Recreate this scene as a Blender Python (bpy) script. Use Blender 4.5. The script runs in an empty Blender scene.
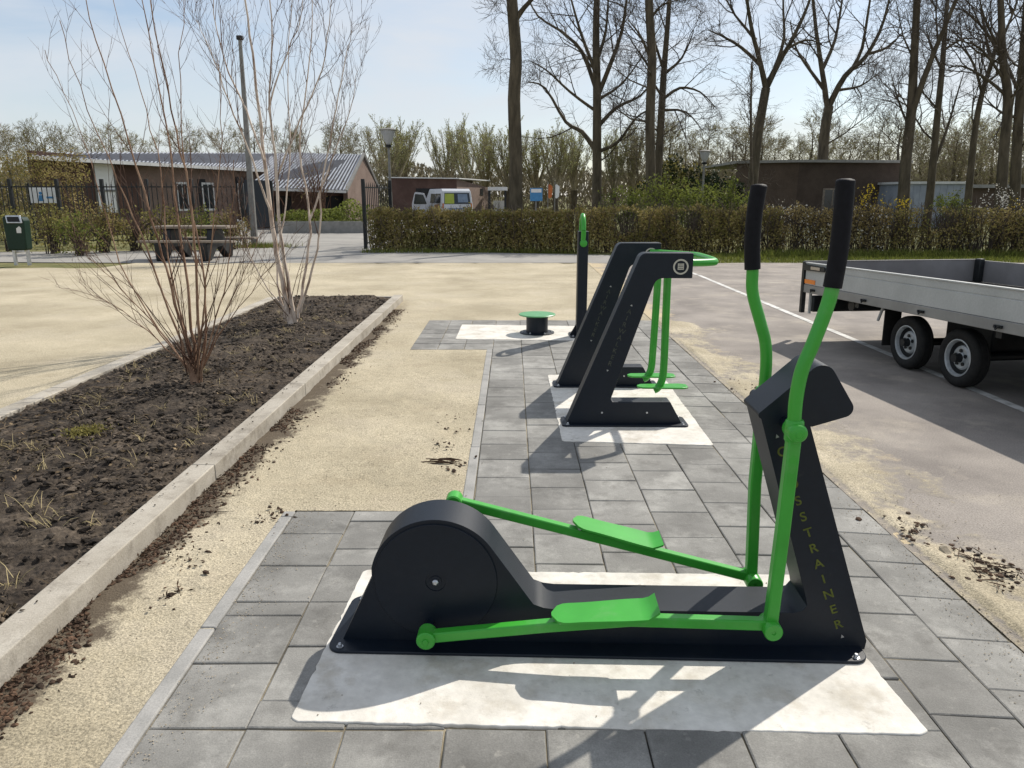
import bpy, bmesh, math, random
from mathutils import Vector, Matrix, noise
R = math.radians
sc = bpy.context.scene
col = sc.collection
rnd = random.Random(7)

# ------------------------------------------------------------------ camera
F, H, TH = 760.0, 1.55, math.atan(188/760.0)
CT, ST = math.cos(TH), math.sin(TH)
cam = bpy.data.objects.new('camera', bpy.data.cameras.new('camera'))
col.objects.link(cam)
cam.location = (0, 0, H)
cam.rotation_euler = (math.pi/2 - TH, 0, 0)
cam.data.lens = F/1024*36
cam.data.sensor_width = 36
cam.data.clip_start = 0.05
cam.data.clip_end = 3000
sc.camera = cam

def at(x, y, Y):
    """survey helper: the point at depth Y sighted at photo position x, y"""
    u = (x-512)/F; v = (y-384)/F
    t = Y/(CT - v*ST)
    return Vector((u*t, Y, H - t*(ST + v*CT)))

# ------------------------------------------------------------------ light
SUN = Vector((.68, .79, 1.0)).normalized()          # towards the sun
sun = bpy.data.objects.new('sun', bpy.data.lights.new('sun', 'SUN'))
col.objects.link(sun)
sun.data.energy = 4.9
sun.data.angle = R(.55)
sun.data.color = (1, .94, .845)
sun.rotation_euler = (-SUN).to_track_quat('-Z', 'Y').to_euler()
w = bpy.data.worlds.new('World'); sc.world = w; w.use_nodes = True
nt = w.node_tree; nt.nodes.clear()
N = nt.nodes.new
out = N('ShaderNodeOutputWorld'); bg = N('ShaderNodeBackground'); sky = N('ShaderNodeTexSky')
sky.sky_type = 'NISHITA'; sky.sun_disc = False
sky.sun_elevation = math.asin(SUN.z); sky.sun_rotation = math.atan2(SUN.x, SUN.y)
sky.air_density = 1.0; sky.dust_density = .7; sky.ozone_density = 1.6
tc = N('ShaderNodeTexCoord'); mp = N('ShaderNodeMapping'); mp.inputs['Scale'].default_value = (1.1, 1.1, 4.5)
mp.inputs['Location'].default_value = (1.7, .4, 0)
nz = N('ShaderNodeTexNoise'); nz.inputs['Scale'].default_value = 2.1; nz.inputs['Detail'].default_value = 7
nz.inputs['Roughness'].default_value = .55; nz.inputs['Distortion'].default_value = .4
rp = N('ShaderNodeValToRGB'); rp.color_ramp.elements[0].position = .22; rp.color_ramp.elements[1].position = .66
mx = N('ShaderNodeMixRGB'); mx.inputs['Color2'].default_value = (5.9, 6.15, 6.5, 1)
mul = N('ShaderNodeMath'); mul.operation = 'MULTIPLY'; mul.inputs[1].default_value = .88
nt.links.new(tc.outputs['Generated'], mp.inputs['Vector']); nt.links.new(mp.outputs[0], nz.inputs['Vector'])
nt.links.new(nz.outputs['Fac'], rp.inputs[0]); nt.links.new(rp.outputs[0], mul.inputs[0])
nt.links.new(mul.outputs[0], mx.inputs['Fac']); nt.links.new(sky.outputs[0], mx.inputs['Color1'])
nt.links.new(mx.outputs[0], bg.inputs['Color']); nt.links.new(bg.outputs[0], out.inputs[0])
bg.inputs['Strength'].default_value = .128
sc.view_settings.view_transform = 'Standard'; sc.view_settings.look = 'None'
sc.view_settings.exposure = 0; sc.view_settings.gamma = 1

# ------------------------------------------------------------------ materials
def mat(name, c1, c2=None, scale=6, rough=.8, bump=0, bscale=None, tone=.0, metallic=0, spec=.3,
        detail=5, lo=.35, hi=.65, transl=0, fine=None, stretch=None, coat=0, stain=None):
    m = bpy.data.materials.new(name); m.use_nodes = True
    t = m.node_tree; n = t.nodes; L = t.links.new
    b = n['Principled BSDF']
    b.inputs['Roughness'].default_value = rough
    b.inputs['Metallic'].default_value = metallic
    b.inputs['Specular IOR Level'].default_value = spec
    if coat: b.inputs['Coat Weight'].default_value = coat; b.inputs['Coat Roughness'].default_value = .15
    co = n.new('ShaderNodeTexCoord').outputs['Object']
    if stretch:
        mpn = n.new('ShaderNodeMapping'); mpn.inputs['Scale'].default_value = stretch
        L(co, mpn.inputs[0]); co = mpn.outputs[0]
    c2 = c2 or tuple(min(1, x*1.25) for x in c1)
    a = n.new('ShaderNodeTexNoise'); a.inputs['Scale'].default_value = scale; a.inputs['Detail'].default_value = detail
    a.inputs['Roughness'].default_value = .6
    L(co, a.inputs['Vector'])
    r = n.new('ShaderNodeValToRGB')
    r.color_ramp.elements[0].position = lo; r.color_ramp.elements[1].position = hi
    r.color_ramp.elements[0].color = (*c1, 1); r.color_ramp.elements[1].color = (*c2, 1)
    L(a.outputs['Fac'], r.inputs[0])
    c = r.outputs[0]
    for st_ in ([] if not stain else stain if isinstance(stain, list) else [stain]):   # (colour, scale, threshold, amount): soft stains
        g = n.new('ShaderNodeTexNoise'); g.inputs['Scale'].default_value = st_[1]; g.inputs['Detail'].default_value = 8
        g.inputs['Roughness'].default_value = .7
        L(co, g.inputs['Vector'])
        mr = n.new('ShaderNodeMapRange'); mr.inputs[1].default_value = st_[2]-.06; mr.inputs[2].default_value = st_[2]+.10
        mr.inputs[4].default_value = st_[3]
        L(g.outputs['Fac'], mr.inputs[0])
        x = n.new('ShaderNodeMixRGB'); x.inputs[2].default_value = (*st_[0], 1)
        L(mr.outputs[0], x.inputs[0]); L(c, x.inputs[1]); c = x.outputs[0]
    if fine:                                     # (scale, amount): fine grain on the colour
        g = n.new('ShaderNodeTexNoise'); g.inputs['Scale'].default_value = fine[0]; g.inputs['Detail'].default_value = 3
        L(co, g.inputs['Vector'])
        mr = n.new('ShaderNodeMapRange'); mr.inputs[1].default_value = .3; mr.inputs[2].default_value = .7
        mr.inputs[3].default_value = 1-fine[1]; mr.inputs[4].default_value = 1+fine[1]
        L(g.outputs['Fac'], mr.inputs[0])
        x = n.new('ShaderNodeVectorMath'); x.operation = 'SCALE'
        L(c, x.inputs[0]); L(mr.outputs[0], x.inputs['Scale']); c = x.outputs[0]
    if tone:
        at_ = n.new('ShaderNodeAttribute'); at_.attribute_name = 'tone'
        mr = n.new('ShaderNodeMapRange'); mr.inputs[3].default_value = 1-tone; mr.inputs[4].default_value = 1+tone
        L(at_.outputs['Fac'], mr.inputs[0])
        x = n.new('ShaderNodeVectorMath'); x.operation = 'SCALE'
        L(c, x.inputs[0]); L(mr.outputs[0], x.inputs['Scale']); c = x.outputs[0]
    L(c, b.inputs['Base Color'])
    if bump:
        bn = n.new('ShaderNodeTexNoise'); bn.inputs['Scale'].default_value = bscale or scale*8
        bn.inputs['Detail'].default_value = 6; bn.inputs['Roughness'].default_value = .65
        L(co, bn.inputs['Vector'])
        bp = n.new('ShaderNodeBump'); bp.inputs['Strength'].default_value = 1; bp.inputs['Distance'].default_value = bump
        L(bn.outputs['Fac'], bp.inputs['Height']); L(bp.outputs[0], b.inputs['Normal'])
    if transl:
        tr = n.new('ShaderNodeBsdfTranslucent'); L(c, tr.inputs[0])
        ms = n.new('ShaderNodeMixShader'); ms.inputs[0].default_value = transl
        L(b.outputs[0], ms.inputs[1]); L(tr.outputs[0], ms.inputs[2]); L(ms.outputs[0], n['Material Output'].inputs[0])
    return m

M = {}
M['ground'] = mat('rough_grass_earth', (.10, .11, .035), (.19, .17, .07), 1.5, .95, .02, 20)
M['lawn'] = mat('lawn', (.075, .085, .02), (.13, .125, .04), 2.5, .95, .02, 30)
M['sand'] = None
M['soil'] = mat('dark_soil', (.024, .0175, .013), (.105, .082, .060), 7, .95, .014, 45, fine=(45, .5), detail=9, stain=[((.014, .011, .009), 1.3, .52, .65), ((.17, .135, .10), 4.5, .62, .5)])
M['clod'] = mat('soil_clod', (.027, .020, .015), (.115, .090, .066), 9, .95, .006, 90, tone=.6)
M['tile'] = mat('concrete_tile', (.178, .173, .160), (.262, .255, .236), 3.2, .85, .0016, 120, tone=.17, fine=(220, .14), stain=[((.40, .39, .36), 3.1, .56, .6), ((.09, .085, .075), 5.2, .60, .5), ((.45, .43, .38), 17, .66, .6)])
M['joint'] = mat('joint_sand', (.045, .042, .036), (.34, .29, .20), 3.5, .95, .004, 120)
M['slab'] = mat('concrete_slab', (.60, .57, .51), (.75, .72, .66), 4, .85, .0012, 150, fine=(35, .07), stain=[((.36, .33, .28), 3.0, .56, .45), ((.48, .42, .32), 6, .58, .4), ((.15, .13, .11), 13, .665, .75)])
M['kerb'] = mat('pale_concrete', (.325, .292, .24), (.44, .405, .345), 3, .9, .0018, 100, tone=.05, fine=(140, .12), stain=[((.12, .10, .08), 5, .60, .6), ((.22, .19, .15), 14, .60, .5)])
M['edging'] = mat('grey_edging', (.27, .265, .25), (.36, .35, .33), 6, .9, .0015, 120, fine=(140, .12))
M['path'] = mat('path_concrete', (.255, .243, .225), (.335, .32, .29), .8, .9, .003, 40, fine=(60, .08))
M['anthracite'] = mat('anthracite_powder_coat', (.0028, .0068, .0140), (.0036, .0084, .0168), 40, .46, .0002, 900, spec=.36, stain=[((.025, .027, .029), 3.5, .62, .3), ((.05, .048, .043), 22, .70, .4)])
M['green'] = mat('green_powder_coat', (.036, .32, .026), (.046, .37, .034), 6, .36, spec=.5, stain=[((.16, .36, .13), 7, .60, .35)])
M['paleG'] = mat('pale_green_plate', (.10, .32, .13), (.13, .37, .16), 20, .4, spec=.5)
M['grip'] = mat('black_rubber', (.006, .006, .008), (.009, .009, .012), 60, .6, .0004, 500, spec=.15)
M['letter'] = mat('olive_cutout', (.075, .09, .014), (.13, .145, .025), 60, .7)
M['pewter'] = mat('dim_cutout', (.03, .035, .03), (.07, .075, .06), 60, .7)
M['steel'] = mat('galvanised_steel', (.42, .43, .45), (.58, .59, .60), 12, .38, metallic=.9)
M['emblem'] = mat('pale_emblem', (.45, .43, .35), (.55, .53, .44), 60, .6)
M['blackpaint'] = mat('black_paint', (.012, .014, .015), (.02, .022, .024), 10, .45)
M['bark'] = mat('bark', (.052, .042, .028), (.13, .105, .07), 5, .9, .03, 14, stretch=(1, 1, .25))
M['twig'] = mat('twig_bark', (.055, .043, .034), (.10, .078, .06), 6, .9)
M['oliveTwig'] = mat('olive_twig', (.19, .16, .10), (.31, .265, .17), 2, .9, tone=.3)  # paled so that distant haze is carried by the colour
M['birch'] = mat('birch_bark', (.12, .058, .032), (.34, .215, .14), 9, .75, .002, 60, stretch=(1, 1, .5), lo=.3, hi=.6)
M['birchPale'] = mat('pale_birch_bark', (.20, .115, .07), (.62, .52, .43), 6, .7, .002, 60, stretch=(1, 1, .5), lo=.32, hi=.52)
M['birchTwig'] = mat('birch_twig', (.060, .030, .020), (.135, .072, .044), 5, .75)
M['catkin'] = mat('catkin', (.20, .13, .07), (.28, .19, .10), 9, .9)
M['leafHedge'] = mat('hedge_leaf', (.16, .155, .04), (.29, .245, .08), 1.2, .8, tone=.55, transl=.3)
M['leafBrown'] = mat('brown_leaf', (.20, .155, .062), (.33, .26, .11), 1.2, .8, tone=.5, transl=.3)
M['leafDark'] = mat('dark_leaf', (.012, .022, .008), (.03, .045, .014), 2, .8, tone=.5, transl=.15)
M['leafGreen'] = mat('fresh_leaf', (.11, .14, .025), (.20, .22, .05), 2, .8, tone=.45, transl=.4)
M['leafYellow'] = mat('yellow_blossom', (.55, .40, .02), (.70, .52, .04), 3, .7, tone=.3, transl=.3)
M['leafWhite'] = mat('white_blossom', (.60, .57, .48), (.75, .72, .65), 3, .7, tone=.3, transl=.2)
M['leafOlive'] = mat('spring_bud_leaf', (.23, .24, .085), (.36, .36, .15), 1, .85, tone=.45, transl=.35)  # lightened to paint haze over the far crowns
M['grass'] = mat('grass_blade', (.10, .13, .02), (.21, .22, .05), 3, .8, tone=.4, transl=.35)
M['dryGrass'] = mat('dry_grass', (.33, .26, .13), (.45, .37, .2), 3, .9, tone=.3)
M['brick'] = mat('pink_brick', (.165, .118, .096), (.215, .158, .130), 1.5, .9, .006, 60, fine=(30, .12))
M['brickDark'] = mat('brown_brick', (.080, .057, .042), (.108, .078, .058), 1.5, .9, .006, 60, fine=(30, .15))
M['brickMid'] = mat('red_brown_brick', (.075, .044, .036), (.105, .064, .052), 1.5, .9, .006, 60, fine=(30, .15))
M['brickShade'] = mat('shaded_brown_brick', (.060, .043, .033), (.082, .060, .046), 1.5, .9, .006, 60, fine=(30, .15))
M['roofLit'] = mat('roof_sheet_lit', (.36, .38, .42), (.45, .47, .51), 2, .5, metallic=.2)  # ribs of the one roof sheet, sunlight put into the colour
M['roofShade'] = mat('roof_sheet_shaded', (.035, .038, .05), (.055, .06, .075), 2, .7)  # same sheet between the ribs, shade put into the colour
M['white'] = mat('white_paint', (.74, .74, .73), (.82, .82, .81), 3, .5)
M['fascia'] = mat('pale_fascia', (.55, .55, .54), (.65, .65, .64), 3, .6)
M['dark'] = mat('dark_opening', (.008, .008, .009), (.016, .016, .018), 3, .6)
M['glass'] = mat('dark_glass', (.015, .019, .022), (.03, .036, .04), 2, .12, spec=.6)
M['shed'] = mat('grey_blue_sheet', (.24, .27, .32), (.32, .35, .40), 2, .6)
M['alu'] = mat('aluminium_panel', (.40, .41, .40), (.46, .47, .46), 3, .5, metallic=.15, fine=(60, .06))
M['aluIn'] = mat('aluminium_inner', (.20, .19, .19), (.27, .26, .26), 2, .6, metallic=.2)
M['rail'] = mat('steel_rail', (.24, .24, .235), (.30, .30, .29), 3, .5, metallic=.4)
M['tyre'] = mat('tyre_rubber', (.010, .010, .010), (.018, .017, .016), 30, .75)
M['rim'] = mat('painted_rim', (.34, .36, .37), (.50, .52, .53), 15, .4, metallic=.3)
M['plywood'] = mat('dark_ply', (.05, .045, .04), (.09, .08, .07), 5, .8)
M['orange'] = mat('orange_reflector', (.75, .20, .02), (.85, .26, .03), 20, .3)
M['lens'] = mat('lamp_lens', (.42, .36, .27), (.5, .42, .33), 20, .3)
M['binG'] = mat('bin_green', (.006, .022, .013), (.008, .028, .017), 20, .45, spec=.25)
M['wood'] = mat('weathered_wood', (.17, .14, .11), (.26, .22, .18), 8, .85, .002, 60, stretch=(1, 1, 1))
M['concrete'] = mat('grey_concrete', (.22, .215, .20), (.30, .29, .27), 4, .9, .002, 80)
M['greypost'] = mat('grey_post', (.17, .165, .155), (.24, .235, .22), 6, .7)
M['lampwhite'] = mat('opal_bowl', (.55, .56, .58), (.62, .63, .65), 6, .3, transl=.4)
M['vanWhiteShaded'] = mat('van_white_shaded', (.50, .52, .55), (.56, .58, .61), 3, .3, spec=.5)  # white darkened so the colour holds the shade on the rear
M['vanblue'] = mat('van_blue', (.15, .20, .28), (.20, .26, .34), 6, .3)
M['vanlime'] = mat('van_lime', (.30, .36, .05), (.36, .42, .07), 6, .3)
M['vanbrown'] = mat('van_picture', (.22, .11, .03), (.30, .18, .05), 6, .4)
M['signblue'] = mat('sign_blue', (.06, .22, .45), (.08, .27, .52), 6, .5)
M['flagorange'] = mat('flag_orange', (.45, .12, .04), (.55, .18, .06), 6, .8)
M['deadLeaf'] = mat('dead_leaf', (.085, .055, .03), (.26, .19, .11), 3, .9, tone=.55)
M['stone'] = mat('stone', (.30, .25, .18), (.42, .36, .27), 20, .9, .003, 60, tone=.35)
M['litter'] = mat('leaf_litter', (.035, .022, .014), (.11, .065, .04), 8, .9, tone=.5)

# asphalt with sand drifted over its edge, dusty patches
def asphalt():
    m = mat('dusty_asphalt', (.20, .178, .160), (.315, .282, .250), 1.3, .92, .003, 130, fine=(120, .26), detail=9, stain=((.43, .38, .31), 1.5, .575, .6))
    t = m.node_tree; n = t.nodes; L = t.links.new; b = n['Principled BSDF']
    base = b.inputs['Base Color'].links[0].from_socket
    tcn = n.new('ShaderNodeTexCoord'); sp = n.new('ShaderNodeSeparateXYZ'); L(tcn.outputs['Object'], sp.inputs[0])
    a = n.new('ShaderNodeTexNoise'); a.inputs['Scale'].default_value = 1.1; a.inputs['Detail'].default_value = 8
    a.inputs['Roughness'].default_value = .68
    L(tcn.outputs['Object'], a.inputs['Vector'])
    # sand amount = 1 near the paving edge, dying out over about a metre
    e = n.new('ShaderNodeMapRange'); e.inputs[1].default_value = 1.8; e.inputs[2].default_value = 2.6
    e.inputs[3].default_value = .16; e.inputs[4].default_value = -.24
    L(sp.outputs['X'], e.inputs[0])
    s = n.new('ShaderNodeMath'); s.operation = 'ADD'; L(a.outputs['Fac'], s.inputs[0]); L(e.outputs[0], s.inputs[1])
    r = n.new('ShaderNodeMapRange'); r.inputs[1].default_value = .50; r.inputs[2].default_value = .62
    L(s.outputs[0], r.inputs[0])
    g = n.new('ShaderNodeTexNoise'); g.inputs['Scale'].default_value = 120; L(tcn.outputs['Object'], g.inputs['Vector'])
    rr = n.new('ShaderNodeValToRGB'); rr.color_ramp.elements[0].position = .3; rr.color_ramp.elements[1].position = .7
    rr.color_ramp.elements[0].color = (.36, .285, .17, 1); rr.color_ramp.elements[1].color = (.60, .50, .34, 1)
    L(g.outputs['Fac'], rr.inputs[0])
    x = n.new('ShaderNodeMixRGB'); L(r.outputs[0], x.inputs[0]); L(base, x.inputs[1]); L(rr.outputs[0], x.inputs[2])
    L(x.outputs[0], b.inputs['Base Color'])
    return m
M['asphalt'] = asphalt()
def sand():
    m = mat('sand', (.355, .306, .212), (.51, .445, .320), .8, .95, .007, 110, fine=(130, .42), detail=10, stain=[((.30, .245, .16), 2.2, .57, .6), ((.58, .52, .41), 1.1, .56, .4), ((.16, .13, .095), 45, .66, .6)])
    t = m.node_tree; n = t.nodes; L = t.links.new; b = n['Principled BSDF']
    base = b.inputs['Base Color'].links[0].from_socket
    tcn = n.new('ShaderNodeTexCoord'); sp = n.new('ShaderNodeSeparateXYZ'); L(tcn.outputs['Object'], sp.inputs[0])
    a = n.new('ShaderNodeTexNoise'); a.inputs['Scale'].default_value = 3.2; a.inputs['Detail'].default_value = 10; a.inputs['Roughness'].default_value = .75
    L(tcn.outputs['Object'], a.inputs['Vector'])
    # earth washed out along the planting bed (which ends at y = 12)
    e = n.new('ShaderNodeMapRange'); e.inputs[1].default_value = -1.66; e.inputs[2].default_value = -1.22
    e.inputs[3].default_value = .30; e.inputs[4].default_value = -.30
    L(sp.outputs['X'], e.inputs[0])
    lim = n.new('ShaderNodeMath'); lim.operation = 'GREATER_THAN'; lim.inputs[1].default_value = -1.7; L(sp.outputs['X'], lim.inputs[0])
    s = n.new('ShaderNodeMath'); s.operation = 'ADD'; L(a.outputs['Fac'], s.inputs[0]); L(e.outputs[0], s.inputs[1])
    r = n.new('ShaderNodeMapRange'); r.inputs[1].default_value = .53; r.inputs[2].default_value = .64; r.inputs[4].default_value = .9
    L(s.outputs[0], r.inputs[0])
    k0 = n.new('ShaderNodeMath'); k0.operation = 'MULTIPLY'; L(r.outputs[0], k0.inputs[0]); L(lim.outputs[0], k0.inputs[1])
    l2 = n.new('ShaderNodeMapRange'); l2.inputs[1].default_value = 9; l2.inputs[2].default_value = 11.8; l2.inputs[3].default_value = 1; l2.inputs[4].default_value = 0
    L(sp.outputs['Y'], l2.inputs[0])
    k = n.new('ShaderNodeMath'); k.operation = 'MULTIPLY'; L(k0.outputs[0], k.inputs[0]); L(l2.outputs[0], k.inputs[1])
    x = n.new('ShaderNodeMixRGB'); x.inputs[2].default_value = (.075, .055, .038, 1); L(k.outputs[0], x.inputs[0]); L(base, x.inputs[1])
    L(x.outputs[0], b.inputs['Base Color'])
    return m
M['sand'] = sand()
def sand_drift():
    m = mat('sand_drift', (.37, .32, .225), (.52, .455, .335), 1.4, .95, .006, 110, fine=(130, .42), detail=10, stain=[((.30, .25, .17), 3, .57, .6), ((.16, .13, .095), 45, .66, .6)])
    t = m.node_tree; n = t.nodes; L = t.links.new; b = n['Principled BSDF']
    base = b.inputs['Base Color'].links[0].from_socket
    tcn = n.new('ShaderNodeTexCoord'); sp = n.new('ShaderNodeSeparateXYZ'); L(tcn.outputs['Object'], sp.inputs[0])
    a = n.new('ShaderNodeTexNoise'); a.inputs['Scale'].default_value = 14; a.inputs['Detail'].default_value = 9; a.inputs['Roughness'].default_value = .75
    L(tcn.outputs['Object'], a.inputs['Vector'])
    e = n.new('ShaderNodeMapRange'); e.inputs[1].default_value = 0; e.inputs[2].default_value = .018; e.inputs[3].default_value = -.13; e.inputs[4].default_value = .32
    L(sp.outputs['Z'], e.inputs[0])
    s = n.new('ShaderNodeMath'); s.operation = 'ADD'; L(a.outputs['Fac'], s.inputs[0]); L(e.outputs[0], s.inputs[1])
    r = n.new('ShaderNodeMapRange'); r.inputs[1].default_value = .40; r.inputs[2].default_value = .62; L(s.outputs[0], r.inputs[0])
    x = n.new('ShaderNodeMixRGB'); x.inputs[1].default_value = (.275, .245, .212, 1); L(r.outputs[0], x.inputs[0]); L(base, x.inputs[2])
    L(x.outputs[0], b.inputs['Base Color'])
    return m
M['sandDrift'] = sand_drift()
def worn_paint():
    m = mat('worn_road_paint', (.40, .39, .36), (.68, .67, .64), 7, .8, lo=.38, hi=.6)
    return m
M['roadpaint'] = worn_paint()

# ------------------------------------------------------------------ mesh builder
class MB:
    def __init__(s): s.v = []; s.f = []; s.t = []; s.m = []
    def face(s, idx, tone=.5, m=0): s.f.append(idx); s.t.append(tone); s.m.append(m)
    def box(s, x0, x1, y0, y1, z0, z1, tone=.5, m=0):
        b = len(s.v)
        s.v += [(x0, y0, z0), (x1, y0, z0), (x1, y1, z0), (x0, y1, z0), (x0, y0, z1), (x1, y0, z1), (x1, y1, z1), (x0, y1, z1)]
        for q in ((0, 3, 2, 1), (4, 5, 6, 7), (0, 1, 5, 4), (1, 2, 6, 5), (2, 3, 7, 6), (3, 0, 4, 7)):
            s.face([b+i for i in q], tone, m)
        return s
    def hexa(s, pts, tone=.5, m=0):                  # 4 bottom, 4 top
        b = len(s.v); s.v += [tuple(p) for p in pts]
        for q in ((0, 3, 2, 1), (4, 5, 6, 7), (0, 1, 5, 4), (1, 2, 6, 5), (2, 3, 7, 6), (3, 0, 4, 7)):
            s.face([b+i for i in q], tone, m)
        return s
    def quad(s, a, b_, c, d, tone=.5, m=0):
        b = len(s.v); s.v += [tuple(a), tuple(b_), tuple(c), tuple(d)]; s.face([b, b+1, b+2, b+3], tone, m); return s
    def prism(s, poly, a0, a1, axis='y', tone=.5):   # poly in XZ (axis y), XY (axis z) or YZ (axis x)
        b = len(s.v); n = len(poly)
        for a in (a0, a1):
            for (p, q) in poly:
                s.v.append((p, a, q) if axis == 'y' else (p, q, a) if axis == 'z' else (a, p, q))
        s.face([b+i for i in range(n)], tone); s.face([b+n+i for i in reversed(range(n))], tone)
        for i in range(n):
            j = (i+1) % n; s.face([b+i, b+n+i, b+n+j, b+j], tone)
        return s
    def tube(s, pts, rad, n=8, cap=True, tone=.5, square=False):
        pts = [Vector(p) for p in pts]
        if not hasattr(rad, '__len__'): rad = [rad]*len(pts)
        b = len(s.v)
        up = None
        for i, p in enumerate(pts):
            d = (pts[min(i+1, len(pts)-1)] - pts[max(i-1, 0)])
            if d.length < 1e-9: d = Vector((0, 0, 1))
            d.normalize()
            if up is None:
                up = Vector((0, 1, 0)) if abs(d.y) < .9 else Vector((1, 0, 0))
            x = (up - d*up.dot(d)); x.normalize(); y = d.cross(x); up = x
            for k in range(n):
                a = 2*math.pi*(k+.5)/n
                q = p + (x*math.cos(a) + y*math.sin(a))*rad[i]*(1.414 if square else 1)
                s.v.append((q.x, q.y, q.z))
        for i in range(len(pts)-1):
            for k in range(n):
                k2 = (k+1) % n
                s.face([b+i*n+k, b+i*n+k2, b+(i+1)*n+k2, b+(i+1)*n+k], tone)
        if cap:
            s.face([b+k for k in reversed(range(n))], tone); s.face([b+(len(pts)-1)*n+k for k in range(n)], tone)
        return s
    def lathe(s, prof, c, axis='z', n=28, tone=.5, caps=True):   # prof: (r, h) along the axis
        b = len(s.v); c = Vector(c)
        for (r, h) in prof:
            for k in range(n):
                a = 2*math.pi*k/n; p, q = r*math.cos(a), r*math.sin(a)
                o = (p, q, h) if axis == 'z' else (p, h, q) if axis == 'y' else (h, p, q)
                s.v.append((c.x+o[0], c.y+o[1], c.z+o[2]))
        for i in range(len(prof)-1):
            for k in range(n):
                k2 = (k+1) % n
                s.face([b+i*n+k, b+i*n+k2, b+(i+1)*n+k2, b+(i+1)*n+k], tone)
        if caps: s.face([b+k for k in range(n)], tone); s.face([b+(len(prof)-1)*n+k for k in range(n)], tone)
        return s
    def leaf(s, p, sz, rng, tone=.5, asp=.6, updir=None):
        d = Vector((rng.gauss(0, 1), rng.gauss(0, 1), rng.gauss(0, 1)))
        if updir: d = d*.4 + updir
        d.normalize()
        e = d.cross(Vector((rng.gauss(0, 1), rng.gauss(0, 1), rng.gauss(0, 1))))
        if e.length < 1e-6: return
        e.normalize(); e *= sz*asp*.5; d *= sz*.5
        b = len(s.v); p = Vector(p)
        for q in (p-d, p+e, p+d, p-e): s.v.append((q.x, q.y, q.z))
        s.face([b, b+1, b+2, b+3], tone)

ROOT = {}
def build(name, mb, mats, parent=None, world=True, bevel=0, smooth=True, recalc=True, seg=2, ang=35):
    me = bpy.data.meshes.new(name)
    off = ROOT.get(parent.name, Vector()) if (parent and world) else Vector()
    v = [(a-off.x, b-off.y, c-off.z) for (a, b, c) in mb.v] if off.length else mb.v
    me.from_pydata(v, [], mb.f)
    if not isinstance(mats, (list, tuple)): mats = [mats]
    for m in mats: me.materials.append(M[m])
    me.attributes.new('tone', 'FLOAT', 'FACE').data.foreach_set('value', mb.t)
    if len(mats) > 1: me.polygons.foreach_set('material_index', mb.m)
    if recalc:
        bm = bmesh.new(); bm.from_mesh(me); bmesh.ops.recalc_face_normals(bm, faces=bm.faces); bm.to_mesh(me); bm.free()
    if smooth:
        me.polygons.foreach_set('use_smooth', [True]*len(me.polygons)); me.set_sharp_from_angle(angle=R(ang))
    me.update()
    o = bpy.data.objects.new(name, me); col.objects.link(o)
    if parent:
        o.parent = parent
        if parent.name in ROOT: ROOT[o.name] = ROOT[parent.name]
    if bevel:
        bv = o.modifiers.new('bevel', 'BEVEL'); bv.width = bevel; bv.segments = seg; bv.limit_method = 'ANGLE'; bv.angle_limit = R(ang)
    return o
def tag(o, label, cat, group=None, kind=None):
    o['label'] = label; o['category'] = cat
    if group: o['group'] = group
    if kind: o['kind'] = kind
    return o
def thing(name, label, cat, loc=(0, 0, 0), rotz=0, group=None):
    o = bpy.data.objects.new(name, None); col.objects.link(o)
    o.location = loc; o.rotation_euler = (0, 0, rotz); o.empty_display_size = .1
    ROOT[o.name] = Vector(loc)
    return tag(o, label, cat, group)
def struct(name, mb, m, **k):
    o = build(name, mb, m, **k); o['kind'] = 'structure'; return o
def stuff(name, mb, m, label, cat, **k):
    o = build(name, mb, m, **k); return tag(o, label, cat, kind='stuff')
def dup(root, loc, rotz, scale, label, group):
    r = root.copy(); col.objects.link(r); r.location = loc; r.rotation_euler = (0, 0, rotz); r.scale = scale
    r['label'] = label; r['group'] = group
    for ch in root.children:
        c = ch.copy(); col.objects.link(c); c.parent = r
        for g in ch.children:
            d = g.copy(); col.objects.link(d); d.parent = c
    return r
def arc(cx, cz, r, a0, a1, n):
    return [(cx+r*math.cos(R(a0+(a1-a0)*i/n)), cz+r*math.sin(R(a0+(a1-a0)*i/n))) for i in range(n+1)]
def rounded(pts, rads, seg=5):
    """polygon with rounded corners"""
    out_ = []; n = len(pts)
    for i, p in enumerate(pts):
        r = rads[i] if hasattr(rads, '__len__') else rads
        if r <= 0: out_.append(p); continue
        P0, P1, P2 = Vector(pts[i-1]), Vector(p), Vector(pts[(i+1) % n])
        a = (P0-P1).normalized(); b = (P2-P1).normalized()
        half = a.angle(b)/2
        if half > 1.5: out_.append(p); continue
        d = min(r/math.tan(half), (P0-P1).length*.48, (P2-P1).length*.48)
        r2 = d*math.tan(half); c = P1 + (a+b).normalized()*(r2/math.sin(half))
        v0 = (P1+a*d)-c; v1 = (P1+b*d)-c
        th = v0.angle_signed(v1)
        for k in range(seg+1):
            t = -th*k/seg
            out_.append((c.x+v0.x*math.cos(t)-v0.y*math.sin(t), c.y+v0.x*math.sin(t)+v0.y*math.cos(t)))
    return out_
def spline(pts, n=6):
    pts = [Vector(p) for p in pts]; o = []
    for i in range(len(pts)-1):
        p0 = pts[max(i-1, 0)]; p1 = pts[i]; p2 = pts[i+1]; p3 = pts[min(i+2, len(pts)-1)]
        for k in range(n):
            t = k/n
            o.append(.5*((2*p1)+(p2-p0)*t+(2*p0-5*p1+4*p2-p3)*t*t+(3*p1-p0-3*p2+p3)*t*t*t))
    o.append(pts[-1]); return o

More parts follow.
